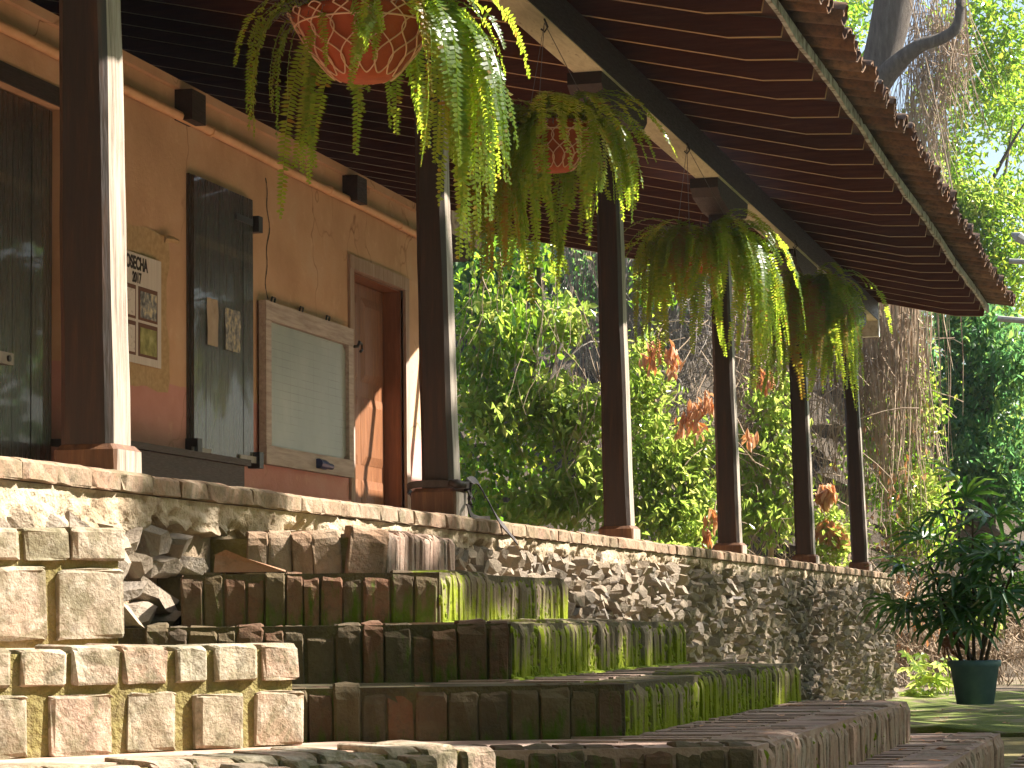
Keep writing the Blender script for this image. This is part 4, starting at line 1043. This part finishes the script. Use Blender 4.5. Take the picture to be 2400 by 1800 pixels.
strands('dry_tendrils', [at(random.uniform(1010, 1290), random.uniform(520, 900), 34.0) for _ in range(60)], M_root, vt, 13, .8, 2.4, .005, .09)
foliage('white_tipped_leaves', [bl(1110, 760, 34.0, .5, .3, .7, 120)], (.12, .2), M_leaf, vt, 14, wr=.5, droop=1.0)
# dark root hollow
rt = tree('root_mass', 'mass of grey dry aerial roots hanging between the third and fourth post', 'roots', (at(1440, 900, 37.5)[0], 37.5, -1.4))
strands('aerial_roots', [at(random.uniform(1190, 1560), random.uniform(420, 640), 37.3+random.uniform(-.4, .3)) for _ in range(420)], M_root_grey, rt, 21, 1.2, 3.4, .008, .06)
tangle('tangled_roots', at(1450, 800, 37.0), (1.3, .3, 1.6), 360, M_root_grey, rt, 22, (.4, 1.4), .007)
foliage('dark_leaves', [bl(1260, 640, 37.5, .6, .4, 1.0, 500), bl(1480, 560, 37.6, 1.2, .4, .8, 800)], (.07, .14), M_leaf_far, rt, 23, clump=10, csize=.14)
# shrub with orange leaves between third and fourth post
s2 = tree('thicket_shrub', 'sunny leafy thicket between the third and fourth post', 'shrub', (at(1450, 1170, 34.5)[0], 34.5, -1.4))
trunk(s2, [at(1450, 1400, 34.6), at(1455, 1150, 34.6), at(1430, 950, 34.6), at(1400, 800, 34.6)], [.05, .04, .03, .02], M_root, 'stem')
foliage('leafage', [bl(1400, 880, 34.4, .35, .4, .8, 700), bl(1440, 1000, 34.3, .5, .4, .6, 900), bl(1510, 1060, 34.4, .45, .4, .5, 600), bl(1400, 760, 34.5, .3, .4, .4, 260), bl(1460, 1130, 34.0, .55, .4, .35, 600), bl(1350, 1100, 34.2, .4, .4, .5, 400), bl(1530, 960, 34.6, .3, .3, .3, 250)], (.07, .16), M_leaf_yel, s2, 31, clump=9, csize=.12, wr=.45, droop=.7)
foliage('deep_leaves', [bl(1500, 1130, 34.7, .5, .4, .4, 500), bl(1410, 620, 34.9, .25, .4, .3, 200), bl(1380, 1000, 34.8, .5, .4, 1, 500)], (.08, .17), M_leaf, s2, 32, clump=9, csize=.13, wr=.5)
tangle('dry_twigs', at(1460, 950, 34.7), (.8, .3, 1.2), 180, M_root, s2, 33, (.4, 1.3), .005)
# shrubs further right
s3 = tree('thicket_shrub', 'brown and green thicket between the fourth and fifth post', 'shrub', (at(1650, 1190, 35.5)[0], 35.5, -1.4))
trunk(s3, [at(1660, 1420, 35.6), at(1665, 1150, 35.6), at(1650, 950, 35.6), at(1665, 800, 35.6)], [.05, .04, .03, .02], M_root, 'stem')
foliage('leafage', [bl(1670, 860, 35.2, .3, .4, .4, 350), bl(1690, 960, 35.3, .3, .4, .4, 320), bl(1640, 1130, 35.2, .45, .4, .5, 500), bl(1690, 1060, 35.4, .35, .4, .5, 300), bl(1620, 1000, 35.4, .3, .3, .5, 200)], (.08, .17), M_leaf_yel, s3, 41, clump=9, csize=.12, wr=.45, droop=.8)
tangle('dry_vines', at(1640, 950, 35.8), (.7, .4, 1.8), 420, M_root, s3, 42, (.5, 1.6), .006)
strands('hanging_vines', [at(random.uniform(1560, 1860), random.uniform(600, 800), 36.4) for _ in range(260)], M_root, s3, 43, 1.2, 4.0, .008, .05)
s4 = tree('thicket_shrub', 'low bright shrub with withered leaves beside the last post', 'shrub', (at(1800, 1180, 34.5)[0], 34.5, -1.4))
trunk(s4, [at(1800, 1420, 34.6), at(1800, 1200, 34.6), at(1780, 1080, 34.6)], [.04, .03, .02], M_root, 'stem')
foliage('leafage', [bl(1790, 1130, 34.4, .3, .3, .3, 200), bl(1820, 1180, 34.3, .3, .3, .25, 200), bl(1760, 1190, 34.3, .3, .3, .2, 150)], (.08, .15), M_leaf_yel, s4, 51, clump=8, csize=.10, wr=.45)
tangle('dry_twigs', at(1800, 1190, 34.5), (.5, .3, .5), 120, M_root, s4, 52, (.3, .9), .005)
foliage('withered_leaves', [bl(1778, 1075, 34.3, .10, .1, .14, 40), bl(1795, 1070, 34.3, .06, .1, .12, 24), bl(1790, 1150, 34.2, .2, .1, .15, 60), bl(1815, 1165, 34.2, .14, .1, .12, 40)], (.13, .24), M_leaf_dead, s4, 53, droop=1.3, wr=.38)
for k, (bx, lab, grp) in enumerate([([(1415, 765, 26), (1445, 770, 20), (1455, 795, 20), (1400, 790, 14)], 'pale withered leaf cluster highest right of the third post', s2), ([(1500, 890, 26), (1530, 870, 24), (1475, 925, 22), (1505, 930, 14)], 'orange withered leaf cluster left of the fourth post', s2), ([(1645, 828, 18), (1658, 825, 18)], 'small orange withered leaf cluster between fourth and fifth post', s3), ([(1540, 1130, 20), (1530, 1160, 16), (1620, 950, 12)], 'drooping brown withered leaves low by the fourth post', s2)]):
    c0 = at(bx[0][0], bx[0][1], 33.1)
    th_ = thing('withered_branch', c0, lab, 'dead leaves', None)
    foliage('withered_leaves', [bl(x, y, 33.1, .12, .12, .16, n) for x, y, n in bx], (.11, .20), M_leaf_dead, th_, 60+k, droop=1.3, wr=.36)
    m = MB(); m.tube([c0+np.array([.1, .3, .5]), c0+np.array([.02, .1, .25]), c0], .008, 5); m.build('twig', M_root, th_)
# bright cycad-like fern at the curb
gf = thing('ground_fern', at(1400, 1180, 33.0), 'bright feather leaved fern behind the curb right of the third post', 'fern')
BFR = [frond_mesh(.75, .9, 80+s, M_leaf_yel, 17, .19, curl=1.3) for s in range(3)]
for k in range(11):
    p = at(1385+k*3, 1190, 33.0); th = -.5+.25*k-1.0
    place(bpy.data.objects.new('frond', BFR[k % 3]), gf, Matrix.Translation(Vector(p)) @ Matrix.Rotation(th, 4, 'Z') @ Matrix.Rotation(random.uniform(-.3, .3), 4, 'X'))
# curtain of vines right of the last post
vc = tree('vine_curtain', 'curtain of long dry vines right of the last post', 'vines', (at(1930, 1250, 37)[0], 37, -1.4))
strands('hanging_vines', [at(random.gauss(1925, 45), random.uniform(560, 700), 36.5+random.uniform(-.5, .8)) for _ in range(300)], M_root, vc, 71, 1.5, 4.2, .008, .02, spread=.05)
strands('long_lianas', [at(px_, 620, 36.0) for px_ in (1868, 1885, 1905, 1916, 1934, 1938, 1946, 1951, 1958, 1966)], M_root, vc, 72, 2.8, 3.6, .013, .012, spread=.02)
tangle('dry_tangle', at(1940, 1330, 36.5), (.9, .4, 1.0), 520, M_root, vc, 73, (.4, 1.4), .006)
tangle('dry_tangle', at(1900, 760, 36.5), (.5, .4, .6), 200, M_root, vc, 74, (.4, 1.2), .007)
tangle('dry_tangle', at(2110, 1360, 37.5), (1.1, .4, .7), 420, M_root, vc, 77, (.4, 1.4), .006)
foliage('leafage', [bl(1960, 900, 37.2, .5, .4, .9, 900), bl(1980, 1090, 37.0, .6, .4, .7, 900), bl(1880, 1000, 37.4, .6, .4, 1.2, 700), bl(1985, 1170, 36.8, .5, .4, .3, 400)], (.06, .15), M_leaf, vc, 75, clump=9, csize=.13, wr=.45)
foliage('young_leaves', [bl(1985, 870, 36.8, .25, .3, .7, 240), bl(1990, 1080, 36.6, .4, .3, .6, 320), bl(2120, 1330, 37.2, .5, .3, .4, 120)], (.07, .15), M_leaf_yel, vc, 76, clump=8, csize=.12)
foliage('dead_leaves', [bl(1920, 1050, 36.5, .8, .3, 1.4, 90), bl(1980, 1330, 36.3, .8, .3, .6, 50)], (.08, .16), M_leaf_dead, vc, 78, droop=1.1)
# bright lobed plant by the wall end
lp = thing('lobed_leaf_plant', at(1990, 1500, 31.8), 'bright lobed leaf plant at the foot of the wall end', 'plant')
def lobed(seed):
    r = random.Random(seed); b = MB()
    for i in range(7):
        a = (i/6-.5)*4.4; d = np.array([math.cos(a), math.sin(a), 0]); s = np.array([-d[1], d[0], 0]); l = .17*(1-.35*abs(i/6-.5)*2)*r.uniform(.9, 1.1)
        b.add([np.zeros(3), d*l*.5-s*.035+np.array([0, 0, .008]), d*l+np.array([0, 0, -.03]), d*l*.5+s*.035+np.array([0, 0, .008])], [(0, 1, 2, 3)])
    return b.mesh('lobed_leaf', M_leaf_yel)
LB = [lobed(i) for i in range(4)]; lr = random.Random(3)
for k in range(34):
    p = at(lr.uniform(1955, 2060), lr.choice([1425, 1440, 1470, 1480, 1500])+lr.uniform(-14, 14), 31.8+lr.uniform(-.4, .5))
    place(bpy.data.objects.new('lobed_leaf', lr.choice(LB)), lp, Matrix.Translation(Vector(p)) @ Matrix.Rotation(lr.uniform(0, 6.28), 4, 'Z') @ Matrix.Rotation(lr.uniform(.1, .8), 4, 'Y') @ Matrix.Diagonal((lr.uniform(.9, 1.5),)*3+(1,)))
    if k % 3 == 0:
        m = MB(); q = np.array([p[0]+lr.uniform(-.1, .1), p[1], -1.44]); m.tube([q, (q+p)/2+np.array([.03, 0, .05]), p], .006, 4, False); m.build('stalk', M_leaf_yel, lp)
# dark tree right
t1 = tree('dense_tree', 'dense blue green tree behind the vine curtain on the right', 'tree', (at(2130, 1300, 44)[0], 44, -1.46))
trunk(t1, [(at(2140, 1300, 44)[0], 44, -1.46), at(2130, 1000, 44), at(2140, 760, 44.3), at(2130, 640, 44.6)], [.16, .13, .08, .01])
trunk(t1, [at(2135, 900, 44), at(2050, 760, 44), at(2030, 700, 44)], [.07, .05, .03], name='limb')
trunk(t1, [at(2135, 1050, 43.6), at(2250, 960, 43.6)], [.05, .03], name='limb')
foliage('crown', [bl(2090, 700, 43.6, .7, .8, .5, 1500), bl(2180, 800, 43.8, .7, .8, .8, 1900), bl(2060, 880, 44, .6, .8, .8, 1500), bl(2140, 980, 43.8, .9, .8, .6, 1700), bl(2050, 1060, 44.2, .6, .8, .5, 900), bl(2200, 1060, 44, .6, .8, .5, 900)], (.10, .20), M_leaf_far, t1, 81, clump=14, csize=.17, wr=.45, droop=.7)
t1b = tree('dense_tree', 'sunlit thicket of yellow green leaves deep behind the dark tree', 'tree', (at(2150, 1200, 50)[0], 50, -1.46))
trunk(t1b, [(at(2190, 1200, 50)[0], 50, -1.46), at(2190, 1000, 50), at(2180, 900, 50)], [.1, .08, .05])
foliage('crown', [bl(2130, 920, 50, 1.2, .8, .7, 1100), bl(2160, 1120, 50, 1.4, .8, .6, 1400), bl(2040, 1130, 50, 1.2, .8, .7, 900), bl(2040, 960, 51, 1.2, .8, 1.0, 700)], (.09, .17), M_leaf_yel, t1b, 82, clump=10, csize=.2)
# big mossy tree upper right
t2 = tree('moss_hung_tree', 'big dark leaning tree hung with dry moss above the eave', 'tree', (at(1840, 900, 47)[0], 47, -1.46))
trunk(t2, [(at(1840, 1500, 45.5)[0], 45.5, -1.46), at(1850, 700, 45.5), at(1870, 330, 45.5), at(1885, 200, 45.5), at(1920, 60, 45.5), at(1940, -60, 45.5), at(1960, -250, 45.5)], [.42, .36, .30, .29, .34, .36, .3])
trunk(t2, [at(1895, 185, 45.4), at(1935, 140, 45.2), at(1985, 100, 45), at(2040, 80, 45), at(2070, 50, 45), at(2074, -20, 45), at(2066, -120, 45)], [.24, .17, .12, .10, .09, .085, .07], name='limb')
strands('hanging_moss', [at(random.uniform(1965, 2090), random.uniform(-40, 110), 46.6+random.uniform(-.3, .5)) for _ in range(230)], M_root, t2, 91, .6, 2.6, .008, .05)
strands('hanging_moss', [at(random.gauss(1990, 35), random.uniform(110, 330), 46.6+random.uniform(-.3, .5)) for _ in range(260)], M_root, t2, 92, .8, 2.6, .007, .05)
tangle('moss_tangle', at(2005, 110, 46.6), (.55, .3, .7), 170, M_root, t2, 93, (.4, 1.0), .007)
foliage('crown', [bl(1800, 60, 48, .8, .6, .6, 700), bl(1790, 130, 48.5, .7, .5, .5, 500), bl(1840, 20, 49, .7, .5, .4, 300), bl(2110, 40, 48, .9, .6, .6, 800), bl(2130, 150, 48.5, .9, .6, .6, 900), bl(2190, 60, 48, .4, .5, .4, 200), bl(2050, 190, 49, .6, .6, .4, 300)], (.10, .19), M_leaf, t2, 94, clump=12, csize=.2, wr=.45)
# leafy trees under it with sky gaps
t3 = tree('leafy_tree', 'airy sunlit tree right of the eave with sky showing through', 'tree', (at(2100, 900, 49)[0], 49, -1.46))
trunk(t3, [(at(2110, 1300, 49)[0], 49, -1.46), at(2105, 700, 49), at(2080, 480, 49), at(2060, 330, 49.3)], [.14, .11, .07, .008])
trunk(t3, [at(2095, 560, 49), at(2160, 420, 49.2), at(2190, 250, 49.4)], [.06, .04, .008], name='limb')
trunk(t3, [at(2085, 500, 49), at(2180, 320, 49), at(2230, 240, 49)], [.05, .03, .006], name='limb')
foliage('crown', [bl(2060, 430, 48.6, .8, .7, .5, 1300), bl(2130, 470, 48.8, .8, .7, .5, 1300), bl(2040, 330, 49, .6, .6, .6, 700), bl(2170, 560, 49, .7, .7, .6, 1300), bl(2060, 560, 49.3, .9, .6, .6, 1200), bl(2200, 420, 49.2, .4, .6, .4, 400), bl(2130, 640, 49.4, 1.0, .6, .5, 1200), bl(2090, 250, 50, .6, .6, .3, 320), bl(2130, 220, 50, .4, .6, .25, 160), bl(2190, 250, 50, .35, .6, .35, 260), bl(2165, 170, 50, .4, .6, .25, 220), bl(2200, 180, 51, .4, .6, .4, 320), bl(2205, 310, 51, .3, .6, .4, 320), bl(2150, 260, 52, .5, .6, .4, 300)], (.09, .17), M_leaf, t3, 101, clump=12, csize=.19, wr=.45)
foliage('young_leaves', [bl(1975, 290, 48.2, .35, .4, .5, 260), bl(2000, 390, 48.2, .4, .4, .35, 300), bl(1990, 240, 48.6, .3, .4, .3, 140), bl(2120, 430, 48.2, .7, .4, .25, 300)], (.10, .18), M_leaf_yel, t3, 102, clump=9, csize=.16)
b = MB(); b.tube(spline([at(1960, -20, 45), at(2010, 170, 45), at(2060, 420, 45), at(2110, 640, 45)], 8), .012, 5); tag(b.build('liana', M_root), 'long thin green liana slanting down past the leafy tree', 'vine')
# far wood closing the view low down
b = thing('far', (0, 0, 0), None, None); bpy.data.objects.remove(b)
fo = leaves([bl(px_, py_, 70, 4.5, 3, 2.2, 1500) for px_, py_ in ((1000, 700), (1300, 650), (1600, 700), (1850, 700), (2050, 860), (2200, 860), (1100, 1000), (1500, 1000), (1900, 1050), (2150, 1080), (1350, 450), (1000, 480))]+[bl(px_, py_, 47, 1.6, 1, 1.2, 900) for px_, py_ in ((980, 520), (1120, 560), (1260, 560), (1400, 560), (1540, 600), (1000, 680), (1300, 720))], (.2, .4), 111, clump=16, csize=.5)
tag(place(bpy.data.objects.new('far_wood', quadmesh('far_wood', fo, M_leaf_far, 6, faces=LF))), kind='stuff')
# lamp arm on the right edge
lm = thing('street_lamp', at(2230, 700, 40), 'grey lamp on a pole arm at the right edge among the leaves', 'street lamp')
b = MB(); b.tube([at(2155, 688, 40), at(2215, 693, 40), at(2300, 702, 40)], .045, 8); b.build('arm', M_galv, lm)
b = MB(); b.tube([at(2185, 505, 40), at(2200, 512, 40), at(2225, 527, 40)], [.02, .085, .05], 8); b.build('lamp_head', M_galv, lm)
b = MB(); b.tube([at(2180, 564, 40), at(2300, 570, 40)], .04, 8); b.build('arm', M_galv, lm)
b = MB(); b.tube([at(2300, 480, 40), at(2300, 800, 40), (at(2300, 1400, 40)[0], 40, -1.46)], .06, 8); b.build('pole', M_galv, lm)

# fallen leaves on the treads, the paving and the moss
r = np.random.default_rng(77); P_l = []
for (x0, x1, ya, yb, z, n) in ((2.53, 2.76, 7.2, 11.2, -1.0, 22), (2.1, 2.45, 7.5, 10.5, -.843, 14), (3.1, 4.2, 9.4, 12.4, -1.208, 22)):
    P_l += [(a, b_, z+.006) for a, b_ in zip(r.uniform(x0, x1, n), r.uniform(ya, yb, n))]
for _ in range(70):
    a, b_ = r.uniform(.5, 2.8), r.uniform(17, 26); P_l.append((a, b_, -1.19-.245*min(1, max(0, (b_-17)/10))+.02*math.sin(a*3+b_*1.3)+.015*math.sin(a*7-b_*2)+.012))
P_l = np.array(P_l); V = leaves([((0, 0, 0), (0, 0, 0), len(P_l))], (.03, .075), 78, droop=0, wr=.5, upbias=3); V[:, :, 2] *= .25
tag(place(bpy.data.objects.new('leaf_litter', quadmesh('leaf_litter', V+P_l[:, None, :], M_leaf_dead, 6, faces=LF))), kind='stuff')

# ------------------------------------------------------------------ out-of-frame trees on the right, crowns shaped to shade stairs and wall
def shade_tree(base, label, targets, seed, size=(.18, .34)):
    r = np.random.default_rng(seed); t = tree('shade_tree', label, 'tree', base, 'trees right of the yard'); Vs = []
    su = SUN/SUN[0]; C = []
    for (lo, hi, n, t0, t1) in targets:
        P = r.uniform(lo, hi, (n, 3)); T = r.uniform(t0, t1, (n, 1)); C.append(P+T*su)
    C = np.concatenate(C); blobs = None
    V = leaves([((0, 0, 0), (0, 0, 0), len(C))], size, seed, droop=.4, wr=.5)
    V = V+C[:, None, :]
    tag(place(bpy.data.objects.new('crown', quadmesh('crown', V, M_leaf, 6, faces=LF)), t), kind='stuff')
    cc = C.mean(0)
    trunk(t, [base, (base[0]+.3, base[1], base[2]+3), (cc+np.array([base[0], base[1], 0]))*np.array([.5, .5, .75]), cc], [.28, .22, .16, .06])
    for k in range(5):
        q = C[r.integers(0, len(C))]; trunk(t, [(base[0]+.3, base[1], base[2]+3.2+.3*k), (q+np.array([base[0], base[1], 5]))/2, q], [.09, .06, .02], name='limb')
shade_tree((11.5, 14.5, -1.46), 'broad shade tree right of the stairs, outside the picture', [((1.2, 7.2, -1.1), (3.1, 10.8, -.5), 1000, 7.5, 10), ((.75, 8.8, -.5), (1.2, 10.4, -.2), 260, 7.5, 10), ((.18, 8.3, -.3), (.24, 9.7, .0), 70, 7.5, 10), ((.18, 11.6, -.3), (.24, 12.9, .0), 50, 7.5, 10), ((.04, 12.55, .0), (.10, 12.95, 1.5), 60, 7.5, 10)], 201)
shade_tree((12.0, 24.0, -1.46), 'second shade tree right of the wall, outside the picture', [((.15, 12.4, -1.4), (.3, 20, -.35), 420, 7.5, 11), ((.15, 18, -1.4), (.3, 31, 0), 1500, 7.5, 11), ((.0, 20.5, 0), (.15, 30, 1.4), 600, 8, 11), ((.7, 22.5, -1.4), (2.9, 25.5, .7), 350, 8, 11), ((.5, 16, -1.4), (4, 30, -1.2), 550, 8, 11)], 202)

# the wood that closes in the yard on the right and behind the viewpoint
r = np.random.default_rng(301); P_w = []
n = 15000
x = r.uniform(8.5, 17, n); y = r.uniform(-22, 42, n); z = r.uniform(-1.4, 1, n)+r.random(n)**.8*np.maximum(1.0, (x-2.6))
c1 = np.stack([x, y, z], 1)
n2 = 14000; c2 = np.stack([r.uniform(-14, 18, n2), r.uniform(-16, -5, n2), r.uniform(-1.4, 20, n2)], 1)
CC = np.concatenate([c1, c2]); V = leaves([((0, 0, 0), (0, 0, 0), len(CC))], (.45, .85), 302, droop=.4, wr=.55)+CC[:, None, :]
tag(place(bpy.data.objects.new('surrounding_wood', quadmesh('surrounding_wood', V, M_leaf_far, 6, faces=LF))), kind='stuff')

# ------------------------------------------------------------------ thin sunlit air
b = MB(); b.box(-70, 70, -40, 130, -3.6, 26)
t = NT('pale_air'); pv = t.n('ShaderNodeVolumePrincipled'); pv.inputs['Color'].default_value = (.9, .95, 1, 1); pv.inputs['Density'].default_value = .00035; pv.inputs['Anisotropy'].default_value = .35
t.l(pv.outputs[0], t.out.inputs['Volume'])
tag(b.build('haze', t.m), kind='stuff')
